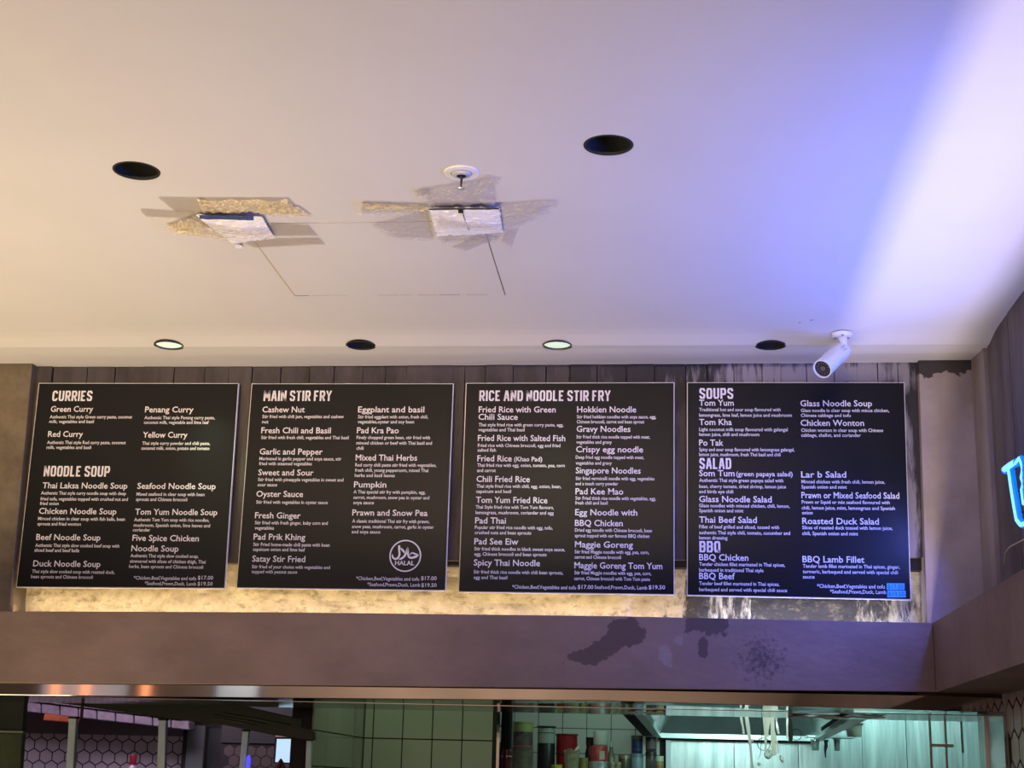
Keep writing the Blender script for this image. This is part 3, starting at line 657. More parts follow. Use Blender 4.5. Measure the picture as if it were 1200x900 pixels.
jar('spice_jar', 773, 886, 914, 9, JY - 0.12, CYL, mat('orange_spice', (0.32, 0.12, 0.03), 0.4), 'spice jar with pale green lid and orange contents by the white steel edge', 'jar', [('lid', [(0, .78), (1.03, .78), (1.03, 1), (0, 1)], mat('pale_green_lid', (0.36, 0.42, 0.26), 0.5)), ('clear_band', band(.62, .76, 1.01), mat('jar_olive', (0.2, 0.2, 0.08), 0.4))])
# shelf under the jars
zsh = aty(690, 912, JY).z
sh = empty('jar_shelf', (-0.4, JY, zsh), 'steel shelf below the jars at the foot of the frame', 'shelf')
box('shelf_plate', (-1.0, JY - 0.3, zsh - 0.09), (-0.05, KY - 0.01, zsh - 0.075), M_steel2, sh)
for xx in (-0.95, -0.1): box('bracket', (xx, JY - 0.25, zsh - 0.25), (xx + 0.03, KY, zsh - 0.09), M_steel2, sh)
for (px, ytop, Y, wpx, bodym, capm, lab, cone) in [
        (153, 884, 8.0, 16, mat('clear_lilac', (0.30, 0.22, 0.28), 0.15, alpha=0.8), mat('red_cap', (0.20, 0.008, 0.02), 0.4), 'clear bottle with dark red cap between the two left steel posts', False),
        (327, 889, 7.6, 12, mat('red_bottle', (0.30, 0.02, 0.02), 0.3), mat('dark_red_cone', (0.22, 0.012, 0.014), 0.4), 'bottle with pointed dark red nozzle below the bright screen', True)]:
    c = aty(px, 925, Y); tz = aty(px, ytop, Y).z; h = tz - c.z; r = wpx / FPX * Y / 2
    o = empty('squeeze_bottle', c, lab, 'bottle')
    if cone:
        lathe('body', [(0, 0), (r, 0), (r, h * .6), (r * .9, h * .65), (0, h * .65)], bodym, o, c, 16)
        lathe('nozzle', [(0, h * .65), (r * .95, h * .65), (r * .95, h * .78), (r * .15, h), (0, h)], capm, o, c, 16)
    else:
        lathe('body', [(0, 0), (r, 0), (r, h * .5), (r * .8, h * .62), (r * .38, h * .72), (0, h * .72)], bodym, o, c, 16)
        lathe('cap', [(0, h * .70), (r * .5, h * .70), (r * .5, h * .98), (r * .45, h), (0, h)], capm, o, c, 16)
pf = box('prep_shelf', (-3.6, 7.4, 1.40), (-1.7, 8.3, 1.43), M_steel2)
setp(pf, 'steel shelf carrying the red capped bottles, at the foot of the frame', 'shelf')
for o in list(COL.objects):
    if o.name.startswith('squeeze_bottle'): pass

# ---------------------------------------------------------------- extractor hood
HZ = 1.85
hA, hB, hC, hD = atz(749, 834, HZ), atz(771, 862.5, HZ), atz(954, 866.5, HZ), atz(1003, 840, HZ)
xL, xR, yN, yF = -0.02, 0.80, 5.30, 7.93
ho = empty('extractor_hood', (0.4, 6.7, HZ), 'large steel extractor hood over the hanging utensils', 'hood')
M_hood = mat('hood_steel', (0.52, 0.60, 0.60), 0.30, 0.8, var=0.3, scale=3, bump=0.06, bscale=9)
def quad_solid(bm, pts, off): add_prism(bm, [Vector(p) for p in pts], off)
inl, inr, inn, inf = 0.33, 0.20, 0.25, 0.40
for nm, pts, off in [
    ('left_side', [(hB.x, yF, HZ), (hA.x, yN, HZ), (hA.x + inl, yN + inn, 2.32), (hB.x + inl, yF - inf, 2.32)], (-0.006, 0, 0.004)),
    ('right_side', [(hC.x, yF, HZ), (hD.x, yN, HZ), (hD.x - inr, yN + inn, 2.32), (hC.x - inr, yF - inf, 2.32)], (0.006, 0, 0.004)),
    ('back_side', [(hB.x, yF, HZ), (hC.x, yF, HZ), (hC.x - inr, yF - inf, 2.32), (hB.x + inl, yF - inf, 2.32)], (0, 0.006, 0.004)),
    ('front_side', [(hA.x + 0.32 * inl, yN + 0.32 * inn, 2.0), (hD.x - 0.32 * inr, yN + 0.32 * inn, 2.0), (hD.x - inr, yN + inn, 2.32), (hA.x + inl, yN + inn, 2.32)], (0, -0.006, 0.004))]:
    prism(nm, [Vector(p) for p in pts], off, M_hood, ho)
M_rimh = mat('hood_rim', (0.66, 0.74, 0.72), 0.3, 0.6)
def rimbar(nm, a, b, w_, hgt, mm):
    a = Vector(a); b = Vector(b); d = (b - a).normalized(); s_ = Vector((d.y, -d.x, 0)) * w_ / 2
    prism(nm, [a - s_, b - s_, b + s_, a + s_], (0, 0, hgt), mm, ho)
rimbar('rim', (hA.x, yN, HZ - 0.012), (hB.x, yF, HZ - 0.012), 0.035, 0.03, M_rimh)
rimbar('rim', (hD.x, yN, HZ - 0.012), (hC.x, yF, HZ - 0.012), 0.05, 0.03, M_rimh)
rimbar('rim', (hB.x, yF, HZ - 0.012), (hC.x, yF, HZ - 0.012), 0.02, 0.03, M_rimh)
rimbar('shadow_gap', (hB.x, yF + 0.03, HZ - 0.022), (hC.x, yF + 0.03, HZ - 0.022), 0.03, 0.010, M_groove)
rimbar('outer_skirt', (hA.x - 0.04, yN, HZ - 0.006), (hB.x - 0.05, yF, HZ - 0.006), 0.05, 0.10, M_groove)
prism('cross_bar', [atz(962, 855, HZ), atz(983, 841, HZ), atz(986, 841, HZ), atz(963, 857, HZ)], (0, 0, 0.01), M_groove, ho)
box('cup_rail', (0.72, 7.56, HZ - 0.004), (0.95, 7.72, HZ + 0.006), M_hood, ho)
# small cups under the rim
def cup(px, py, wpx, hpx, Y, lab, m):
    c = aty(px, py + hpx / 2, Y); r = wpx / FPX * Y / 2; h = hpx / FPX * Y
    o = empty('steel_cup', c, lab, 'cup', 'steel cups hanging below the hood')
    lathe('body', [(0, 0), (r * .72, 0), (r * .8, h * .1), (r * .85, h * .5), (r * .97, h * .9), (r * 1.05, h), (0, h)], m, o, c, 18)
    lathe('rim', [(r * 1.0, h * .86), (r * 1.08, h * .88), (r * 1.08, h), (r * 1.0, h)], M_steel, o, c, 18)
    tube('hook', [c + Vector((0, 0, h)), Vector((c.x, c.y, max(HZ + 0.002, c.z + h + 0.01)))], 0.004, M_groove, o, 6)
cup(955.5, 873.5, 10, 12, 7.6, 'small steel cup below the back right corner of the hood, left of the black hook', mat('cup_steel', (0.5, 0.62, 0.60), 0.25, 0.8))
cup(981, 873, 8, 14, 7.65, 'small steel cup below the hood, right of the black hook', mat('cup_steel', (0.5, 0.62, 0.60), 0.25, 0.8))
cup(1001, 856, 20, 15, 6.6, 'larger cream and steel cup hanging by the right rim of the hood', mat('cup_cream', (0.62, 0.60, 0.46), 0.3, 0.3))
cx3 = aty(1001, 856, 6.6).x
box('cup_bracket', (0.72, 6.585, HZ - 0.004), (cx3 + 0.02, 6.615, HZ + 0.004), M_hood, ho)
o = tube('black_hook', [aty(968, 867, 7.6), aty(968, 874, 7.6), aty(967, 880, 7.6), aty(967.5, 888, 7.6)], [0.014, 0.010, 0.006, 0.003], M_groove)
setp(o, 'black hook hanging between the two small steel cups', 'hook')

# ---------------------------------------------------------------- hanging utensils
UY = 5.55
M_ut = mat('utensil_steel', (0.80, 0.86, 0.80), 0.25, 0.15)
M_utp = mat('utensil_pale', (0.70, 0.74, 0.60), 0.4)
rl = tube('utensil_rail', [Vector((0.25, UY, 1.93)), Vector((0.85, UY, 1.93))], 0.006, M_steel)
setp(rl, 'steel rail from which the ladles and tongs hang', 'rail')
def utensil(name, pts, w_, m, lab, head=None, hm=None, loop=True):
    P = [aty(a, b, UY) for a, b in pts]
    o = empty(name, (P[0].x, UY, 1.93), lab, 'utensil')
    top = Vector((P[0].x, UY, 1.925))
    bm = bmesh.new(); PP = [top] + P; hw_ = [x / FPX * UY / 2 for x in w_]; hw_ = [hw_[0]] + hw_
    rings = []
    for p, h in zip(PP, hw_):
        rings.append([bm.verts.new(p + Vector((sx_ * h, sy_ * min(h, 0.004), 0))) for sx_, sy_ in ((-1, -1), (1, -1), (1, 1), (-1, 1))])
    for a, b in zip(rings, rings[1:]):
        for q_ in range(4): bm.faces.new((a[q_], a[(q_ + 1) % 4], b[(q_ + 1) % 4], b[q_]))
    bm.faces.new(rings[0]); bm.faces.new(rings[-1][::-1]); bmesh.ops.recalc_face_normals(bm, faces=bm.faces[:])
    from_bm('handle', bm, m, o)
    if head:
        kind, hx, hy, sz = head; c = aty(hx, hy, UY); r = sz / FPX * UY / 2
        if kind == 'ball': lathe('head', [(0, -r), (r * .7, -r * .7), (r, 0), (r * .7, r * .7), (0, r)], hm or m, o, c, 12)
        if kind == 'ring':
            tube('ring', [c + Vector((r * math.cos(t), 0, r * math.sin(t))) for t in [2 * math.pi * k / 20 for k in range(21)]], 0.0013, hm or m, o, 6)
        if kind == 'oval': lathe('head', [(0, -r * 2.0), (r * .6, -r * 1.6), (r, 0), (r * .6, r * 1.5), (0, r * 2.0)], hm or m, o, c, 12, axis=(-0.35, 0, 1))
        if kind == 'whisk':
            for k in range(5):
                a = math.pi * k / 5
                tube('wire', [c + Vector((r * math.sin(t) * math.cos(a), r * math.sin(t) * math.sin(a), -2.2 * r * (1 - math.cos(t)) / 2 * 1.0 + r)) for t in [math.pi * 2 * q_ / 14 for q_ in range(15)]], 0.0016, hm or m, o, 5)
    return o
utensil('short_tongs', [(868, 838), (869, 844), (870.5, 852), (871.5, 860)], [2.4, 3.2, 2.2, 2.4], M_ut, 'short steel tongs hanging furthest left')
utensil('long_ladle', [(874.5, 838), (876, 848), (879, 870), (881, 893), (881.5, 903)], [4, 4.2, 3.4, 2.4, 5], M_ut, 'long white steel ladle handle reaching to the bottom of the frame', ('ball', 881, 868, 4.2))
utensil('whisk', [(895, 838), (896, 850), (897, 862), (897.5, 880)], [3, 2.8, 2.4, 2.6], M_utp, 'thin handled whisk at the left of the utensil cluster', ('whisk', 900, 884, 8))
utensil('fish_slice', [(899.5, 838), (900, 846), (899, 858), (899, 864)], [5.5, 5, 2.6, 4], M_utp, 'wide pale handled slice in the middle of the utensil cluster', ('ring', 895, 872, 14), M_groove)
utensil('pale_spatula', [(904, 838), (905, 856), (906, 868), (907, 886)], [3.2, 3.5, 5, 4.5], M_utp, 'pale spatula at the right of the utensil cluster', ('ball', 902, 880, 4))
utensil('thin_spoon', [(906.5, 855), (910, 868), (911.5, 876), (913, 883)], [2, 2.2, 2, 2], M_ut, 'thin slanting spoon with a bright oval tip', ('oval', 916, 889.5, 4.4))
utensil('measuring_spoon', [(909, 838), (910, 846), (911, 853), (912.5, 860)], [4, 1.4, 3, 2.4], M_ut, 'small measuring spoon right of the utensil cluster', ('ball', 908.5, 841.5, 4.2))
utensil('black_peeler', [(925.5, 838), (926, 850), (926.5, 860), (926.5, 870)], [2.2, 5, 5.5, 3.5], M_groove, 'black handled peeler with a thin wire loop hanging apart on the right', ('ring', 933, 861, 12), M_groove)
utensil('steel_skewer', [(922.5, 838), (922.5, 850), (922.5, 866)], [2, 2.6, 1.8], M_ut, 'thin steel skewer beside the black handled peeler')
o = lathe('tea_ball', [(0, -0.006), (0.005, -0.004), (0.0065, 0), (0.005, 0.004), (0, 0.006)], mat('tea_ball_white', (0.8, 0.82, 0.8), 0.2), None, aty(889.5, 895.5, UY), 12, axis=(.6, 0, 1))
t_ = tube('cord', [aty(889, 893, UY), aty(889, 888, UY), aty(891, 884, UY), aty(893, 860, UY), Vector((aty(893, 838, UY).x, UY, 1.925))], 0.0009, M_groove, o, 5)
setp(o, 'small white ball hanging on a black cord beside the long ladle', 'utensil')

# ================================================================ DOWNLIGHTS
labs = ['unlit recessed ceiling downlight nearest the left edge of the frame, left of the taped patches', 'unlit recessed ceiling downlight right of the sprinkler head',
        'lit greenish downlight above the curries and noodle soup board', 'unlit black downlight above the main stir fry board',
        'lit greenish downlight above the rice and noodle stir fry board', 'unlit black downlight above the soups board left of the security camera']
for (c, r, s_), lab in zip(DLP, labs):
    zz = c.z
    o = empty('downlight', (c.x, c.y, zz), lab, 'downlight', 'recessed ceiling downlights')
    lathe('rim', [(r - 0.0035, 0.004), (r - 0.002, -0.001), (r + 0.003, -0.0012), (r + 0.0035, 0.0010), (r - 0.001, 0.004)], M_rim if s_ == 'lit' else M_can, o, (c.x, c.y, zz), 40)
    dpt = 0.010 if s_ == 'lit' else 0.055
    lathe('can', [(r - 0.001, 0.0), (r - 0.004, 0.01), (r * 0.78, dpt), (r * 0.74, dpt + 0.002), (0, dpt + 0.002), ], M_rim if s_ == 'lit' else M_can, o, (c.x, c.y, zz), 40)
    lathe('lamp_face', [(0, dpt - 0.004), (r * 0.55, dpt - 0.003), (r * 0.72, dpt)] if s_ != 'lit' else [(0, 0.0015), (r * 0.8, 0.002), (r * 0.93, 0.004)], M_lit if s_ == 'lit' else M_lens, o, (c.x, c.y, zz), 32)
    if s_ != 'lit' and c.y < 4: lathe('lamp_ring', [(r * 0.36, dpt - 0.012), (r * 0.44, dpt - 0.013), (r * 0.44, dpt - 0.004), (r * 0.36, dpt - 0.004)], mat('lamp_ring_grey', (0.22, 0.24, 0.2), 0.3), o, (c.x, c.y, zz), 32)

# ================================================================ SPRINKLER
c = atz(541, 202)
o = empty('sprinkler_head', c, 'white fire sprinkler head with a round flange above the wider taped patch', 'sprinkler')
lathe('flange', [(0.024, 0.001), (0.026, -0.004), (0.040, -0.0035), (0.042, 0), (0.042, 0.001)], M_plast, o, c, 36)
lathe('inner_ring', [(0.010, -0.002), (0.012, -0.010), (0.020, -0.009), (0.024, 0.0), (0.010, 0.001)], mat('ring_bluegrey', (0.5, 0.52, 0.6), 0.4), o, c, 30)
lathe('socket', [(0, -0.009), (0.010, -0.010), (0.011, -0.002), (0, 0.0)], M_dark, o, c, 24)
lathe('frame_arm', [(0, -0.038), (0.0022, -0.038), (0.0026, -0.020), (0.004, -0.010), (0, -0.009)], M_dark, o, c, 12)
lathe('deflector', [(0, -0.043), (0.007, -0.042), (0.009, -0.040), (0.007, -0.0385), (0, -0.038)], mat('deflector', (0.55, 0.58, 0.66), 0.3, 0.5), o, c, 20)

# ================================================================ TAPED PATCHES
def tape_mat(name, col, a, rough):
    M = mat(name, col, rough, bump=0.5, bscale=45, spec=0.8); nt = M.node_tree
    B = nt.nodes['Principled BSDF']; out = nt.nodes['Material Output']
    tr = nt.nodes.new('ShaderNodeBsdfTransparent'); mx = nt.nodes.new('ShaderNodeMixShader'); mx.inputs[0].default_value = a
    nt.links.new(tr.outputs[0], mx.inputs[1]); nt.links.new(B.outputs[0], mx.inputs[2]); nt.links.new(mx.outputs[0], out.inputs[0])
    return M
M_tp1 = tape_mat('tan_packing_tape', (0.46, 0.38, 0.29), 0.42, 0.15)
M_tp2 = tape_mat('golden_wrinkled_tape', (0.70, 0.58, 0.34), 0.60, 0.12)
M_tp3 = tape_mat('clear_packing_tape', (0.56, 0.52, 0.49), 0.36, 0.12)
M_paper = mat('white_bag_plastic', (0.86, 0.86, 0.90), 0.3, bump=0.4, bscale=30, var=0.04, scale=20)
def sheet(name, q, m, parent, crink, nx=22, ny=7, dz=0.002, smooth=False, drop=0.0, seed=0):
    """quad q (pixels, near-wall order) laid on the ceiling as a crumpled sheet"""
    if crink > 0.0025: nx, ny = nx * 3, ny * 3
    P = [atz(*p) for p in q]; bm = bmesh.new(); G = []
    for i in range(nx + 1):
        u = i / nx; row = []
        for j in range(ny + 1):
            v = j / ny
            p = P[0] * (1 - u) * (1 - v) + P[1] * u * (1 - v) + P[2] * u * v + P[3] * (1 - u) * v
            n1 = noise.noise(Vector((p.x * 34 + seed, p.y * 34, 1.7)))
            n2 = 1 - 2 * abs(noise.noise(Vector((p.x * 28 + p.y * 30, p.y * 120 - p.x * 18 + seed, 5))))
            n3 = noise.noise(Vector((p.x * 140, p.y * 160, seed)))
            hi = 1.0 if crink > 0.0025 else 0.25
            z = p.z - dz - drop * math.sin(math.pi * u) * math.sin(math.pi * v) - crink * (0.6 + 0.4 * n1 + 0.9 * n2 * hi + 0.35 * n3 * hi)
            e = min(crink, 0.003) * (0.8 if i in (0, nx) or j in (0, ny) else 0.15)
            row.append(bm.verts.new((p.x + random.uniform(-e, e), p.y + random.uniform(-e, e), min(z, CZ - 0.0009))))
        G.append(row)
    for i in range(nx):
        for j in range(ny): bm.faces.new((G[i][j], G[i][j + 1], G[i + 1][j + 1], G[i + 1][j]))
    return from_bm(name, bm, m, parent, smooth)
pa = empty('taped_ceiling_patch', atz(270, 262), 'taped up plastic cover with blue edge on the ceiling, the left one of the two', 'patch', 'taped patches on the ceiling')
sheet('tape_strip', [(164, 244), (228, 247), (236, 256), (171, 253)], M_tp1, pa, 0.0015, seed=1)
sheet('tape_strip', [(185, 230), (238, 231), (262, 249), (205, 247)], M_tp1, pa, 0.0015, seed=2)
sheet('wrinkled_tape', [(232, 231), (337, 231), (350, 244), (238, 246)], M_tp2, pa, 0.006, seed=3)
sheet('wrinkled_tape', [(300, 238), (350, 240), (365, 251), (306, 250)], M_tp2, pa, 0.004, seed=4)
sheet('wrinkled_tape', [(194, 262), (222, 252), (276, 279), (205, 269)], M_tp2, pa, 0.006, seed=5)
sheet('tape_strip', [(222, 250), (240, 250), (285, 281), (262, 277)], M_tp1, pa, 0.004, seed=6)
sheet('tape_strip', [(316, 260), (362, 263), (373, 275), (322, 276)], M_tp1, pa, 0.0015, seed=7)
sheet('tape_strip', [(272, 279), (374, 277.5), (381, 285), (299, 289)], M_tp1, pa, 0.0012, dz=0.0035, seed=8)
sheet('cover_sheet', [(229, 248), (307, 249), (322, 275), (273, 282)], M_paper, pa, 0.0028, 26, 14, dz=0.006, drop=0.008, seed=9)
sheet('blue_edge', [(233, 244), (297, 246), (299, 250.5), (235, 249)], mat('blue_woven_edge', (0.05, 0.09, 0.26), 0.5, var=0.5, scale=60), pa, 0.002, 30, 3, dz=0.016, seed=10)
sheet('clear_tape', [(232, 256), (320, 262), (323, 270), (250, 268)], M_tp3, pa, 0.004, dz=0.020, seed=11)
for (a, b, c_, d_) in [(288, 287, 276, 285)]: pass
sheet('tape_scrap', [(275, 284), (283, 285), (284, 289), (277, 288.5)], M_paper, pa, 0.003, 6, 3, seed=12)

pb = empty('taped_ceiling_patch', atz(545, 254), 'wide taped patch over a white cover below the sprinkler head', 'patch', 'taped patches on the ceiling')
sheet('clear_tape', [(425, 234.5), (505, 237), (500, 249), (419, 249)], M_tp3, pb, 0.004, seed=21)
sheet('wrinkled_tape', [(424, 236), (502, 239), (500, 243), (424, 242)], M_tp2, pb, 0.005, seed=22)
sheet('clear_tape', [(436, 262), (500, 245), (508, 279), (464, 277.5)], M_tp3, pb, 0.003, dz=0.003, seed=23)
sheet('clear_tape', [(505, 272), (592, 268), (580, 281), (520, 283)], M_tp3, pb, 0.004, dz=0.003, seed=24)
sheet('clear_tape', [(529, 288), (562, 273), (581, 277.5), (547, 292)], M_tp3, pb, 0.002, dz=0.004, seed=25)
sheet('clear_tape', [(585, 237), (652, 232.5), (653, 240), (590, 252)], M_tp3, pb, 0.004, seed=26)
sheet('clear_tape', [(589, 253), (640, 241), (642, 249), (592, 268)], M_tp3, pb, 0.004, dz=0.004, seed=27)
sheet('clear_tape', [(490, 220), (577, 207), (580, 236), (503, 238)], M_tp3, pb, 0.005, seed=28)
sheet('clear_tape', [(568, 204), (587, 207), (581, 214), (562, 210)], M_tp3, pb, 0.004, 10, 4, seed=29)
sheet('tape_strip', [(484.5, 223), (501, 219.5), (505, 226), (490, 228)], M_tp1, pb, 0.003, 8, 4, seed=30)
sheet('clear_tape', [(591, 269), (607, 266), (599, 288), (588, 280)], M_tp3, pb, 0.003, 10, 6, seed=31)
sheet('cover_sheet', [(503, 239), (585, 238), (589.5, 269), (512, 272.5)], M_paper, pb, 0.0028, 28, 14, dz=0.006, drop=0.006, seed=32)
sheet('black_edge', [(503, 237.6), (585, 236.8), (585, 239), (503, 239.6)], mat('cover_black_edge', (0.05, 0.045, 0.035), 0.5), pb, 0.001, 20, 2, dz=0.014, seed=33)
sheet('black_notch', [(537, 238.5), (543, 238.5), (543.5, 242.5), (537.5, 242.5)], M_dark, pb, 0.0008, 3, 3, dz=0.016, seed=34)
sheet('clear_tape', [(510, 248), (584, 258), (588, 264), (514, 258)], M_tp3, pb, 0.003, dz=0.015, seed=35)
tube('slit_line', [atz(540, 244, 2.948), atz(545, 258, 2.948), atz(550, 270, 2.948)], 0.0009, J1, pb, 6)

# ================================================================ SECURITY CAMERA
b0 = atz(986.5, 391, 2.957); ca = empty('security_camera', b0, 'white bullet security camera mounted on the ceiling above the soups board', 'camera')
lathe('mount_base', [(0, -0.011), (0.026, -0.011), (0.031, -0.007), (0.033, 0.0), (0, 0.0)], M_plast, ca, b0, 32)
for t in (0.5, 2.6, 4.7):
    lathe('screw', [(0, -0.0125), (0.003, -0.0125), (0.0035, -0.010), (0, -0.010)], M_dark, ca, b0 + Vector((0.023 * math.cos(t), 0.023 * math.sin(t), 0)), 8)
kn = aty(990.5, 403, 4.485); bk = aty(988.5, 409, 4.50); fr_ = aty(963.5, 432.5, 4.40)
tube('mount_arm', [b0 + Vector((0.001, 0, -0.008)), b0 + Vector((0.004, 0.004, -0.024)), b0 + Vector((0.007, 0.010, -0.045)), bk + (fr_ - bk) * 0.12], [0.0145, 0.0125, 0.0125, 0.013], M_plast, ca, 14)
ax = (fr_ - bk).normalized(); Ln = (fr_ - bk).length
bk2 = bk
lathe('camera_body', [(0, -0.002), (0.022, 0.0), (0.0275, 0.006), (0.0285, 0.02), (0.0295, Ln - 0.004), (0.0295, Ln), (0.0262, Ln), (0.0258, Ln - 0.005)], M_plast, ca, bk2, 36, axis=ax)
lathe('lens_plate', [(0, Ln - 0.006), (0.0262, Ln - 0.006)], mat('lens_plate_black', (0.012, 0.012, 0.016), 0.6), ca, bk2, 32, axis=ax)
lathe('lens', [(0.0075, Ln - 0.0062), (0.0085, Ln - 0.003), (0.006, Ln - 0.0025), (0.003, Ln - 0.0045), (0, Ln - 0.005)], mat('lens_ring', (0.10, 0.10, 0.12), 0.15), ca, bk2, 24, axis=ax)
e1 = ax.cross(Vector((0, 0, 1))).normalized(); e2 = ax.cross(e1)
for k in range(12):
    a = 2 * math.pi * k / 12
    lathe('infrared_lamp', [(0.0022, Ln - 0.006), (0.0020, Ln - 0.0048), (0, Ln - 0.0042)], mat('ir_lamp', (0.09, 0.09, 0.11), 0.3), ca, bk2 + (e1 * math.cos(a) + e2 * math.sin(a)) * 0.0175, 8, axis=ax)
# printed marks on the housing side
side = (e1 * 0.35 - e2 * 1.0); vdir = (EYE - bk).normalized(); sd = (vdir - ax * vdir.dot(ax)).normalized()
tn = ax.cross(sd)
for (u, v, lu, lv) in [(0.030, -.2, .010, .05), (0.036, .10, .004, .10), (0.044, -.15, .003, .12), (0.024, .22, .008, .04), (0.048, .15, .005, .03), (0.034, .30, .012, .03)]:
    P = []
    for du_, dv_ in ((0, 0), (1, 0), (1, 1), (0, 1)):
        an = v + dv_ * lv * 1.0; rad = 0.0298
        P.append(bk2 + ax * (u + du_ * lu) + (sd * math.cos(an) + tn * math.sin(an)) * rad)
    prism('printed_mark', P, sd * 0.0003, mat('print_grey', (0.12, 0.12, 0.14), 0.5), ca)
lathe('side_knob', [(0, 0), (0.005, 0), (0.005, 0.004), (0.003, 0.006), (0, 0.006)], M_plast, ca, bk2 + ax * (Ln * .55) + (e1 * 0.02 * (-1 if e1.x > 0 else 1) + Vector((0, 0, 0.021))), 14, axis=(-0.7, -0.2, 0.7))

# ================================================================ NEON SIGN (on the right wall)
NX = 0.985
M_neon = mat('neon_blue_core', (0.1, 0.3, 0.9), 0.4, emit=(0.16, 0.62, 1.0), estr=1.9)
M_neonh = mat('neon_blue_tube', (0.01, 0.05, 0.5), 0.3, emit=(0.0, 0.16, 1.0), estr=1.3)
ns = empty('neon_letter_sign', atx(1195, 580, NX), 'glowing blue neon letter sign on the right wall above the side beam', 'sign')
def npx(a, b, X=NX): return atx(a, b, X)
tube('neon_tube', [npx(1178, 551), npx(1184, 546), npx(1192.5, 541.5)], 0.0115, M_neonh, ns, 12)
tube('neon_tube', [npx(1180, 550), npx(1187, 545), npx(1192, 542)], 0.0085, M_neon, ns, 12)
for e in ns.children[-1:]: e.location.x -= 0.006
pts = [npx(1185.5, 552), npx(1188, 570), npx(1191.5, 592), npx(1194.5, 609), npx(1199, 615), npx(1207, 613), npx(1215, 600), npx(1217, 580), npx(1217, 550), npx(1214, 530)]
tube('neon_tube', pts, 0.0095, M_neonh, ns, 12)
tube('neon_tube', [p + Vector((-0.006, 0, 0)) for p in pts], 0.0065, M_neon, ns, 12)
pts = [npx(1192.5, 543), npx(1197, 537), npx(1199, 541), npx(1199.5, 560), npx(1200, 574), npx(1202, 590), npx(1206, 585), npx(1207, 550), npx(1206, 530)]
tube('neon_tube', pts, 0.0080, M_neonh, ns, 12)
tube('neon_tube', [p + Vector((-0.005, 0, 0)) for p in pts], 0.0055, M_neon, ns, 12)
for (a, b) in [(1189, 575), (1193, 600), (1212, 560)]:
    p = npx(a, b); tube('standoff', [p, Vector((RX - 0.002, p.y, p.z))], 0.003, M_dark, ns, 6)
# small cable clips low on the right wall
cc = tube('cable_clip', [atx(1177, 661, 1.005), atx(1178, 648, 1.005), atx(1183, 641, 1.005), atx(1200, 632, 1.005)], 0.0022, mat('pale_cable', (0.45, 0.38, 0.30), 0.5))
setp(cc, 'thin pale cable bent along the right wall just above the side beam', 'cable')

# orange tubes and glowing panels added behind the viewer for the steel strip to reflect
for k, xx in enumerate((-4.20, -3.98, -3.55)):
    t_ = empty('orange_tube_lamp', (xx, -1.0, 1.8), ['orange tube lamp furthest from the viewer, reflected in the steel strip', 'middle orange tube lamp reflected in the steel strip', 'orange tube lamp standing apart, reflected in the steel strip'][k], 'lamp', 'orange tube lamps')
    tube('tube', [(xx, -1.0, 1.7), (xx, -1.0, 2.6)], 0.03, mat('orange_glow', (0.8, 0.3, 0.1), 0.4, emit=(1.0, 0.36, 0.16), estr=2.4), t_, 10)
    tube('cap', [(xx, -1.0, 2.6), (xx, -1.0, 2.65)], 0.035, M_dark, t_, 10)

for k, (xa, xb) in enumerate([(-4.40, -3.72), (-3.12, -2.78)]):  # added glowing panels, bluish patches for the strip's reflection
    wn = empty('window_%d' % (k + 1), (xa, -1.2, 1.7), None, None); wn['kind'] = 'structure'
    box('pane', (xa + 0.02, -1.22, 1.72), (xb - 0.02, -1.20, 2.68), mat('evening_pane', (0.4, 0.5, 0.6), 0.3, emit=(0.62, 0.72, 0.85), estr=0.42), wn)
    for a_, b_ in (((xa, -1.24, 1.7), (xa + 0.02, -1.18, 2.7)), ((xb - 0.02, -1.24, 1.7), (xb, -1.18, 2.7)), ((xa, -1.24, 2.68), (xb, -1.18, 2.72)), ((xa, -1.24, 1.68), (xb, -1.18, 1.72))):
        box('frame', a_, b_, M_dark, wn)
# ================================================================ MENU BOARDS
FY_ = 4.800
TXT = {}
def text_mesh(body):
    cu = bpy.data.curves.new('t', 'FONT'); cu.body = body; cu.size = 1.0; cu.resolution_u = 2; cu.offset = 0.012; cu.fill_mode = 'FRONT'
    ob = bpy.data.objects.new('t', cu); COL.objects.link(ob)
    me = bpy.data.meshes.new_from_object(ob.evaluated_get(bpy.context.evaluated_depsgraph_get()))
    bpy.data.objects.remove(ob); bpy.data.curves.remove(cu)
    return me
_h = text_mesh('H'); CAPH = max(v.co.y for v in _h.vertices) - min(v.co.y for v in _h.vertices)
def text_into(bm, body, p0, p1, cap, y):
    """flat letters: baseline from p0 to p1 (world), cap height in metres"""
    me = text_mesh(body); xs_ = [v.co.x for v in me.vertices]
    if not xs_: return
    a, b = min(xs_), max(xs_); L_ = (p1 - p0); kx = L_.length / (b - a); ky = cap / CAPH
    ux = L_.normalized(); uz = Vector((0, 0, 1))
    vm = [bm.verts.new(p0 + ux * ((v.co.x - a) * kx) + uz * (v.co.y * ky) + Vector((0, y - p0.y, 0))) for v in me.vertices]
    for p in me.polygons:
        try: bm.faces.new([vm[i] for i in p.vertices])
        except ValueError: pass
    bpy.data.meshes.remove(me)
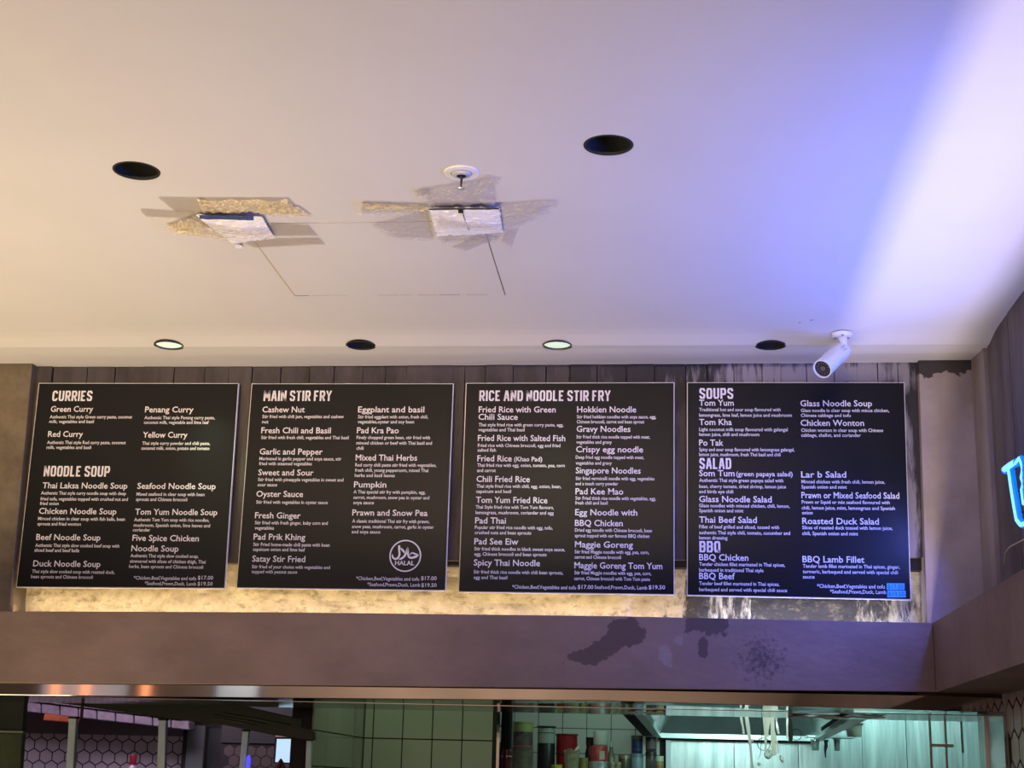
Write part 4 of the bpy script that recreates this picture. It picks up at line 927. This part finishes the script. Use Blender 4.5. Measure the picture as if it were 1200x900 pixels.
# condensed square heading letters on a 0..1 grid (chamfered strokes)
c_ = 0.16
GL = {
 'C': [[(1, .76), (1, 1 - c_), (1 - c_ * 1.4, 1), (c_ * 1.4, 1), (0, 1 - c_), (0, c_), (c_ * 1.4, 0), (1 - c_ * 1.4, 0), (1, c_), (1, .24)]],
 'U': [[(0, 1), (0, c_), (c_ * 1.4, 0), (1 - c_ * 1.4, 0), (1, c_), (1, 1)]],
 'R': [[(0, 0), (0, 1), (1 - c_, 1), (1, 1 - c_), (1, .58), (.85, .46), (0, .46)], [(.5, .46), (1, .0)]],
 'I': [[(.5, 0), (.5, 1)]],
 'E': [[(1.15, 1), (0, 1), (0, 0), (1.15, 0)], [(0, .5), (.85, .5)]],
 'S': [[(1, .76), (1, 1 - c_), (1 - c_, 1), (c_, 1), (0, 1 - c_), (0, .64), (1, .36), (1, c_), (1 - c_, 0), (c_, 0), (0, c_), (0, .24)]],
 'N': [[(0, 0), (0, 1)], [(0.02, .98), (.98, 0.02)], [(1, 0), (1, 1)]],
 'O': [[(c_, 0), (0, c_), (0, 1 - c_), (c_, 1), (1 - c_, 1), (1, 1 - c_), (1, c_), (1 - c_, 0), (c_, 0)]],
 'D': [[(0, 0), (0, 1), (1 - c_ * 1.4, 1), (1, 1 - c_), (1, c_), (1 - c_ * 1.4, 0), (0, 0)]],
 'L': [[(0, 1), (0, 0), (1.15, 0)]],
 'P': [[(0, 0), (0, 1), (1 - c_, 1), (1, 1 - c_), (1, .56), (1 - c_, .42), (0, .42)]],
 'M': [[(0, 0), (0, 1)], [(0.02, .98), (.5, .25)], [(.5, .25), (.98, .98)], [(1, 1), (1, 0)]],
 'A': [[(0, 0), (.38, 1), (.62, 1), (1, 0)], [(.16, .30), (.84, .30)]],
 'T': [[(-.22, 1), (1.22, 1)], [(.5, 1), (.5, 0)]],
 'F': [[(0, 0), (0, 1), (1.15, 1)], [(0, .5), (.85, .5)]],
 'Y': [[(0, 1), (.5, .45), (1, 1)], [(.5, .45), (.5, 0)]],
 'B': [[(0, 0), (0, 1), (1 - c_, 1), (1, 1 - c_), (1, .62), (.88, .52), (0, .52)], [(.88, .52), (1, .42), (1, c_), (1 - c_, 0), (0, 0)]],
 'Q': [[(c_, 0), (0, c_), (0, 1 - c_), (c_, 1), (1 - c_, 1), (1, 1 - c_), (1, c_), (1 - c_, 0), (c_, 0)], [(.6, .2), (1.05, -.1)]],
}
ADV = {'I': 0.0, 'M': 1.35, ' ': 0.42, 'N': 1.05, 'A': 1.1, 'E': .85, 'L': .8, 'F': .82, 'T': .9}
def heading_into(bm, body, p0, p1, cap, y):
    sw = 0.155                      # stroke in units of cap height
    wid = 0.30; gap = 0.09
    x = 0; items = []
    for ch in body:
        wq = wid * ADV.get(ch, 1.0)
        if ch == ' ': x += 0.20; continue
        items.append((ch, x + sw / 2, wq)); x += wq + sw + gap
    total = x - gap; kx = (p1 - p0).length / (total * cap)
    ux = (p1 - p0).normalized(); uz = Vector((0, 0, 1)); n_ = 0
    for ch, xo, wq in items:
        for st in GL[ch]:
            q_ = [(xo + u * wq, sw / 2 + v * (1 - sw)) for u, v in st]
            if ch == 'I': q_ = [(xo, v) for _, v in q_]
            if len(st) == 2 and ch == 'I': q_ = [(xo, 0 + sw * 0), (xo, 1)]
            closed = q_[0] == q_[-1]
            m_ = len(q_) - 1 if closed else len(q_)
            def off(i):
                P = Vector((*q_[i % len(q_)], 0))
                if closed: A = Vector((*q_[(i - 1) % m_], 0)); Bq = Vector((*q_[(i + 1) % m_], 0)); P = Vector((*q_[i % m_], 0))
                else:
                    A = Vector((*q_[i - 1], 0)) if i > 0 else None; Bq = Vector((*q_[i + 1], 0)) if i < len(q_) - 1 else None
                d1 = (P - A).normalized() if A is not None else (Bq - P).normalized()
                d2 = (Bq - P).normalized() if Bq is not None else d1
                ext = Vector((0, 0, 0))
                if A is None and abs(d2.y) > .9 and (q_[0][1] < .2 or q_[0][1] > .8): ext = -d2 * sw / 2
                if Bq is None and abs(d1.y) > .9 and (q_[-1][1] < .2 or q_[-1][1] > .8): ext = d1 * sw / 2
                if ch == 'I': ext = Vector((0, 0, 0))
                n1 = Vector((-d1.y, d1.x, 0)); n2 = Vector((-d2.y, d2.x, 0)); nn = (n1 + n2)
                nn = nn.normalized() if nn.length > 1e-3 else n1
                k_ = min(1 / max(nn.dot(n1), 0.45), 2.0)
                return P + ext + nn * sw / 2 * k_, P + ext - nn * sw / 2 * k_
            prs = [off(i) for i in range(m_)]
            if closed: prs.append(prs[0])
            def W(v): return p0 + ux * (v.x * cap * kx) + uz * (min(max(v.y, -.12), 1.0) * cap) + Vector((0, y - p0.y, 0))
            for (a, b), (c2, d2_) in zip(prs, prs[1:]):
                try: bm.faces.new([bm.verts.new(W(v)) for v in (a, c2, d2_, b)])
                except ValueError: pass

def board(corners, label, off, items, price_items, extra=None):
    P = [aty(a, b, FY_) for a, b in corners]        # TL TR BR BL
    c = (P[0] + P[1] + P[2] + P[3]) / 4
    root = empty('menu_board', (c.x, FY_, P[3].z), label, 'menu board', 'black menu boards on the back wall')
    root.location = (P[3].x, FY_, P[3].z)
    prism('white_sheet', P, (0, 0.012, 0), M_edge, root, bev=0.0006)
    ctr = c; e = 0.0026
    ux = (P[1] - P[0]).normalized(); uz = (P[0] - P[3]).normalized()
    Q = [P[0] + ux * e - uz * e, P[1] - ux * e - uz * e, P[2] - ux * e + uz * e * 1.3, P[3] + ux * e + uz * e * 1.3]
    Q = [q + Vector((0, -0.0008, 0)) for q in Q]
    prism('black_face', Q, (0, 0.002, 0), M_black, root)
    for sx_, q in ((0, P[0]), (1, P[1]), (2, P[2]), (3, P[3])):      # stand-offs tying the sheet to the wall
        d = (c - q).normalized() * 0.05
        tube('standoff', [q + d + Vector((0, 0.011, 0)), q + d + Vector((0, 0.0225, 0))], 0.006, M_steel, root, 8)
    S = 900 / 290 if off[2] == 0 else off[2]
    def pp(x, y): return aty(off[0] + x / S, off[1] + y / S, FY_ - 0.0008)
    yy = FY_ - 0.0013
    def capm(z): return z / S / FPX * 4.93
    for it in items:
        kind, rows = it[0], it[1]
        bm = bmesh.new()
        for (tx, x0_, yb, x1_) in rows:
            a = pp(x0_, yb); b = pp(x1_, yb); b.z = a.z
            if kind == 'H': heading_into(bm, tx, a, b, capm(40), yy)
            elif kind == 'N': text_into(bm, tx, a, b, capm(22.5), yy)
            elif kind == 'K': text_into(bm, tx, a, b, capm(17), yy)
            else: text_into(bm, tx, a, b, capm(12.5), yy)
        nm = {'H': 'section_heading', 'N': 'dish_name', 'K': 'dish_note', 'D': 'dish_description', 'P': 'price_line'}[kind]
        from_bm(nm, bm, M_white, root)
    for (tx, x0_, yb, x1_) in price_items:
        bm = bmesh.new(); a = pp(x0_, yb); b = pp(x1_, yb); b.z = a.z
        text_into(bm, tx, a, b, capm(14 if tx[0] == '$' else 13), yy); from_bm('price_line', bm, M_white, root)
    if extra: extra(root, pp, capm, yy)
    return root

def D(*r): return ('D', list(r))
def N1(*r): return ('N', [r])
def H(*r): return ('H', [r])
board([(45.4, 448.7), (280, 449), (263.6, 690), (18.7, 688.5)], 'black menu board headed CURRIES and NOODLE SOUP, leftmost on the wall', (10, 430, 0), [
 H('CURRIES', 158, 124, 303), N1('Green Curry', 153, 163, 307), D(('Authentic Thai style Green curry paste, coconut', 150, 187, 449), ('milk, vegetables and basil', 148, 204, 310)),
 N1('Red Curry', 143, 254, 270), D(('Authentic Thai style Red curry paste, coconut', 140, 280, 426), ('milk, vegetables and basil', 138, 298, 300)),
 N1('Penang Curry', 496, 165, 672), D(('Authentic Thai style Penang curry paste,', 494, 190, 750), ('coconut milk, vegetable and lime leaf', 492, 207, 728)),
 N1('Yellow Curry', 488, 257, 650), D(('Thai style curry powder and chili paste,', 486, 283, 733), ('coconut milk, onion, potato and tomato', 483, 301, 731)),
 H('NOODLE SOUP', 127, 398, 367), N1('Thai Laksa Noodle Soup', 123, 441, 432), D(('Authentic Thai style curry noodle soup with deep', 118, 464, 427), ('fried tofu, vegetables topped with crushed nut and', 116, 485, 434), ('fried onion', 114, 502, 182)),
 N1('Chicken Noodle Soup', 110, 534, 392), D(('Minced chicken in clear soup with fish balls, bean', 107, 557, 423), ('sprouts and fried wonton', 105, 576, 263)),
 N1('Beef Noodle Soup', 100, 629, 334), D(('Authentic Thai style slow cooked beef soup with', 97, 654, 403), ('sliced beef and beef balls', 94, 672, 257)),
 N1('Duck Noodle Soup', 89, 725, 334), D(('Thai style slow cooked soup with roasted duck,', 85, 749, 386), ('bean sprouts and Chinese broccoli', 82, 768, 307)),
 N1('Seafood Noodle Soup', 468, 443, 753), D(('Mixed seafood in clear soup with bean', 465, 468, 713), ('sprouts and Chinese broccoli', 463, 487, 650)),
 N1('Tom Yum Noodle Soup', 460, 537, 759), D(('Authentic Tom Yum soup with rice noodles,', 457, 561, 730), ('mushroom, Spanish onion, lime leaves and', 455, 581, 733), ('coriander', 452, 598, 515)),
 N1('Five Spice Chicken', 450, 632, 692), N1('Noodle Soup', 446, 670, 618), D(('Authentic Thai style slow cooked soup,', 443, 692, 691), ('simmered with slices of chicken thigh, Thai', 441, 712, 717), ('herbs, bean sprouts and Chinese broccoli', 438, 731, 708))],
 [('*Chicken,Beef,Vegetables and tofu', 455, 773, 682), ('$17.00', 688, 773, 744), ('*Seafood,Prawn,Duck, Lamb', 495, 793, 682), ('$19.50', 687, 795, 742)])

def halal(root, pp, capm, yy):
    c = pp(636, 687); R = (pp(694, 687) - c).length; th = R * 0.085
    bm = bmesh.new(); n_ = 64
    o_ = [bm.verts.new((c.x + R * math.cos(2 * math.pi * k / n_), yy, c.z + R * math.sin(2 * math.pi * k / n_))) for k in range(n_)]
    i_ = [bm.verts.new((c.x + (R - th) * math.cos(2 * math.pi * k / n_), yy, c.z + (R - th) * math.sin(2 * math.pi * k / n_))) for k in range(n_)]
    for k in range(n_): bm.faces.new((o_[k], o_[(k + 1) % n_], i_[(k + 1) % n_], i_[k]))
    from_bm('emblem_ring', bm, M_white, root)
    # calligraphy strokes, coordinates from the 1080x900 close-up: centre (543,478), radius 343
    bm = bmesh.new()
    def st(pts, ws):
        Pq = [Vector(((x - 543) / 343 * R + c.x, 0, -(y - 478) / 343 * R + c.z)) for x, y in pts]
        Wq = [w_ / 343 * R / 2 for w_ in ws]; prs = []
        for i, p in enumerate(Pq):
            t = (Pq[min(i + 1, len(Pq) - 1)] - Pq[max(i - 1, 0)]).normalized(); nn = Vector((-t.z, 0, t.x))
            prs.append((p + nn * Wq[i], p - nn * Wq[i]))
        for (a, b), (c3, d3) in zip(prs, prs[1:]):
            bm.faces.new([bm.verts.new((v.x, yy, v.z)) for v in (a, c3, d3, b)])
    st([(405, 255), (402, 320), (412, 390), (418, 450), (405, 500), (370, 540), (320, 548), (280, 520), (262, 475), (268, 440)], [46, 44, 42, 42, 42, 44, 44, 40, 30, 6])
    st([(425, 305), (470, 345), (515, 395), (525, 430)], [8, 46, 40, 6])
    st([(590, 290), (578, 350), (560, 420), (530, 480), (490, 520), (450, 545), (410, 555)], [20, 44, 44, 46, 46, 40, 14])
    st([(590, 290), (598, 380), (602, 450), (620, 500), (660, 520), (720, 512), (780, 490), (825, 462)], [22, 40, 40, 46, 48, 50, 50, 24])
    st([(640, 465), (665, 425), (700, 412), (740, 430), (790, 448), (828, 458)], [6, 26, 30, 36, 36, 20])
    from_bm('emblem_calligraphy', bm, M_white, root)
    bm = bmesh.new()
    a = Vector(((330 - 543) / 343 * R + c.x, yy, -(677 - 478) / 343 * R + c.z)); b = Vector(((740 - 543) / 343 * R + c.x, yy, a.z))
    text_into(bm, 'HALAL', a, b, 95 / 343 * R, yy)
    k0 = len(bm.faces)
    text_into(bm, 'HALAL', a + Vector((0.0006, 0, 0)), b + Vector((0.0006, 0, 0)), 95 / 343 * R, yy - 0.0001)
    from_bm('emblem_word', bm, M_white, root)

board([(294.8, 449.3), (531.7, 449.3), (522.3, 692.6), (276.8, 689.4)], 'black menu board headed MAIN STIR FRY with the round halal emblem', (270, 430, 0), [
 H('MAIN STIR FRY', 120, 124, 367), N1('Cashew Nut', 116, 165, 270), D(('Stir fried with chili jam, vegetables and cashew', 116, 186, 412), ('nut', 115, 205, 138)),
 N1('Fresh Chili and Basil', 112, 241, 365), D(('Stir fried with fresh chili, vegetables and Thai basil', 112, 262, 430)),
 N1('Garlic and Pepper', 106, 318, 335), D(('Marinated in garlic pepper and soya sauce, stir', 105, 339, 404), ('fried with steamed vegetables', 104, 357, 296)),
 N1('Sweet and Sour', 101, 394, 302), D(('Stir fried with pineapple vegetables in sweet and', 100, 415, 411), ('sour sauce', 99, 434, 170)),
 N1('Oyster Sauce', 94, 472, 264), D(('Stir fried with vegetables in oyster sauce', 94, 497, 354)),
 N1('Fresh Ginger', 89, 550, 255), D(('Stir fried with fresh ginger, baby corn and', 89, 572, 354), ('vegetables', 88, 591, 158)),
 N1('Pad Prik Khing', 84, 628, 272), D(('Stir Fried home-made chili paste with bean', 83, 651, 361), ('capsicum onion and lime leaf', 82, 669, 271)),
 N1('Satay Stir Fried', 79, 708, 272), D(('Stir fried of your choice with vegetables and', 78, 732, 362), ('topped with peanut sauce', 77, 750, 243)),
 N1('Eggplant and basil', 464, 165, 705), D(('Stir fried eggplant with onion, fresh chili,', 464, 187, 719), ('vegetables,oyster and soy bean', 463, 205, 668)),
 N1('Pad Kra Pao', 460, 241, 612), D(('Finely chopped green bean, stir fried with', 459, 262, 726), ('minced chicken or beef with Thai basil and', 458, 282, 733), ('chili', 458, 301, 484)),
 N1('Mixed Thai Herbs', 455, 340, 679), D(('Red curry chili paste stir fried with vegetables,', 454, 362, 749), ('fresh chili, young peppercorn, mixed Thai', 453, 381, 720), ('herbs and basil leaves', 452, 400, 598)),
 N1('Pumpkin', 449, 438, 567), D(('A Thai special stir fry with pumpkin, egg,', 448, 460, 709), ('carrot, mushroom, snow pea in oyster and', 447, 480, 723), ('soya sauce', 447, 499, 522)),
 N1('Prawn and Snow Pea', 443, 540, 717), D(('A classic traditional Thai stir fry with prawn,', 443, 566, 724), ('snow peas, mushroom, carrot, garlic in oyster', 442, 586, 740), ('and soya sauce', 441, 605, 545))],
 [('*Chicken,Beef,Vegetables and tofu', 457, 775, 686), ('$17.00', 693, 775, 750), ('*Seafood,Prawn,Duck, Lamb', 498, 797, 690), ('$19.50', 694, 800, 750)], halal)

board([(546, 448.7), (790.4, 448), (790.4, 697.5), (537, 694)], 'black menu board headed RICE AND NOODLE STIR FRY', (530, 430, 0), [
 H('RICE AND NOODLE STIR FRY', 98, 124, 575), ('N', [('Fried Rice with Green', 96, 165, 376), ('Chili Sauce', 95, 192, 238)]), D(('Thai style fried rice with green curry paste, egg,', 96, 216, 404), ('vegetables and Thai basil', 95, 234, 263)),
 N1('Fried Rice with Salted Fish', 93, 269, 411), D(('Fried rice with Chinese broccoli, egg and fried', 93, 291, 393), ('salted fish', 92, 308, 159)),
 N1('Fried Rice', 91, 343, 216), ('K', [('(Khao Pad)', 225, 343, 327)]), D(('Thai fried rice with egg, onion, tomato, pea, corn', 91, 363, 409), ('and carrot', 90, 382, 158)),
 N1('Chili Fried Rice', 88, 418, 282), D(('Thai style fried rice with chili, egg, onion, bean,', 88, 439, 396), ('capsicum and basil', 87, 458, 214)),
 N1('Tom Yum Fried Rice', 86, 494, 346), D(('Thai Style fried rice with Tom Yum flavours,', 85, 515, 369), ('lemongrass, mushroom, coriander and egg', 85, 535, 369)),
 N1('Pad Thai', 83, 569, 195), D(('Popular stir fried rice noodle with egg, tofu,', 82, 589, 365), ('crushed nuts and bean sprouts', 82, 608, 287)),
 N1('Pad See Eiw', 80, 645, 240), D(('Stir fried thick noodles in black sweet soya sauce,', 80, 667, 410), ('egg, Chinese broccoli and bean sprouts', 80, 686, 343)),
 N1('Spicy Thai Noodle', 78, 722, 319), D(('Stir fried thick rice noodle with chili bean sprouts,', 78, 751, 403), ('egg and Thai basil', 78, 771, 200)),
 N1('Hokkien Noodle', 454, 165, 669), D(('Stir fried hokkien noodles with soya sauce, egg,', 453, 187, 741), ('Chinese broccoli, carrot and bean sprout', 453, 205, 698)),
 N1('Gravy Noodles', 452, 236, 648), D(('Stir Fried thick rice noodle topped with meat,', 451, 260, 719), ('vegetables and gravy', 451, 279, 580)),
 N1('Crispy egg noodle', 450, 310, 694), D(('Deep fried egg noodle topped with meat,', 449, 334, 697), ('vegetables and gravy', 449, 355, 580)),
 N1('Singapore Noodles', 449, 387, 685), D(('Stir fried vermicelli noodle with egg, vegetables', 449, 411, 735), ('and a touch curry powder', 448, 430, 603)),
 N1('Pad Kee Mao', 448, 463, 622), D(('Stir Fried thick rice noodle with vegetables, egg,', 448, 483, 740), ('fresh chili and basil', 447, 500, 565)),
 ('N', [('Egg Noodle with', 447, 539, 673), ('BBQ Chicken', 446, 578, 620)]), D(('Dried egg noodle with Chinese broccoli, bean', 446, 599, 726), ('sprout topped with our famous BBQ chicken', 446, 619, 717)),
 N1('Maggie Goreng', 446, 656, 657), D(('Stir fried Maggie noodle with egg, pea, corn,', 445, 678, 716), ('carrot and Chinese broccoli', 445, 697, 614)),
 N1('Maggie Goreng Tom Yum', 444, 732, 764), D(('Stir fried Maggie noodles with egg, pea, corn,', 444, 754, 724), ('carrot, Chinese broccoli with Tom Yum paste', 443, 775, 719))],
 [('*Chicken,Beef,Vegetables and tofu', 218, 806, 450), ('$17.00', 456, 807, 513), ('Seafood,Prawn,Duck, Lamb', 517, 807, 709), ('$19.50', 714, 808, 774)])

def stickers(root, pp, capm, yy):
    for (x0_, y0_, x1_, y1_, tx) in [(773, 787, 838, 811, '$17.00'), (775, 814, 842, 838, '$19.50')]:
        P = [pp(x0_, y0_), pp(x1_, y0_), pp(x1_, y1_), pp(x0_, y1_)]
        s_ = prism('price_sticker', P, (0, -0.0006, 0), M_stick, root); s_['label'] = 'bright blue price sticker'
        bm = bmesh.new(); a = pp(x0_ + 4, y1_ - 5); b = pp(x1_ - 4, y1_ - 5); b.z = a.z
        text_into(bm, tx, a, b, capm(15), FY_ - 0.0019); from_bm('sticker_price', bm, M_stickd, root)
board([(805, 448), (1060, 448), (1067.8, 703.3), (805, 698)], 'black menu board headed SOUPS, SALAD and BBQ, rightmost, with bright blue price stickers', (790, 430, 962 / 310), [
 H('SOUPS', 92, 116, 215), N1('Tom Yum', 91, 141, 217), D(('Traditional hot and sour soup flavoured with', 91, 161, 387), ('lemongrass, lime leaf, lemon juice and mushroom', 91, 181, 428)),
 N1('Tom Kha', 91, 211, 210), D(('Light coconut milk soup flavoured with galangal', 91, 233, 413), ('lemon juice, chili and mushroom', 91, 251, 310)),
 N1('Po Tak', 91, 286, 179), D(('Spicy and sour soup flavoured with lemongrass galangal,', 91, 306, 438), ('lemon juice, mushroom, fresh Thai basil and chili', 91, 324, 387)),
 H('SALAD', 92, 371, 208), N1('Som Tum', 91, 397, 220), ('K', [('(green papaya salad)', 226, 397, 431)]), D(('Authentic Thai style green papaya salad with', 91, 418, 397), ('bean, cherry tomato, dried shrimp, lemon juice', 91, 440, 407), ('and birds eye chili', 91, 459, 215)),
 N1('Glass Noodle Salad', 91, 491, 355), D(('Glass noodles with minced chicken, chili, lemon,', 91, 510, 420), ('Spanish onion and mint', 91, 528, 252)),
 N1('Thai Beef Salad', 91, 566, 301), D(('Fillet of beef grilled and sliced, tossed with', 91, 587, 382), ('authentic Thai style chili, tomato, cucumber and', 91, 608, 422), ('lemon dressing', 91, 627, 194)),
 H('BBQ', 92, 674, 168), N1('BBQ Chicken', 91, 703, 270), D(('Tender chicken fillet marinated in Thai spices,', 91, 723, 403), ('barbequed in traditional Thai style', 91, 744, 325)),
 N1('BBQ Beef', 91, 771, 221), D(('Tender beef fillet marinated in Thai spices,', 91, 793, 383), ('barbequed and served with special chili sauce', 91, 815, 411)),
 N1('Glass Noodle Soup', 459, 143, 720), D(('Glass noodle in clear soup with mince chicken,', 461, 164, 782), ('Chinese cabbage and tofu', 461, 182, 642)),
 N1('Chicken Wonton', 460, 214, 691), D(('Chicken wonton in clear soup with Chinese', 462, 236, 760), ('cabbage, shallot, and coriander', 462, 254, 679)),
 ('N', [('Lar', 462, 402, 510), ('b Salad', 522, 402, 626)]), D(('Minced chicken with fresh chili, lemon juice,', 463, 423, 766), ('Spanish onion and mint', 463, 442, 628)),
 N1('Prawn or Mixed Seafood Salad', 463, 477, 819), D(('Prawn or Squid or mix seafood flavoured with', 464, 497, 784), ('chili, lemon juice, mint, lemongrass and Spanish', 464, 518, 803), ('onion', 465, 536, 504)),
 N1('Roasted Duck Salad', 466, 571, 745), D(('Slices of roasted duck tossed with lemon juice,', 466, 590, 794), ('chili, Spanish onion and mint', 466, 611, 669)),
 N1('BBQ Lamb Fillet', 467, 710, 692), D(('Tender lamb fillet marinated in Thai spices, ginger,', 468, 730, 821), ('turmeric, barbequed and served with special chili', 468, 750, 814), ('sauce', 468, 769, 511))],
 [('*Chicken,Beef,Vegetables and tofu', 520, 803, 766), ('*Seafood,Prawn,Duck, Lamb', 567, 823, 771)], stickers)

# tidy: empties made without a label carry none
for o in COL.objects:
    for k_ in ('label', 'category'):
        if k_ in o and o[k_] is None: del o[k_]
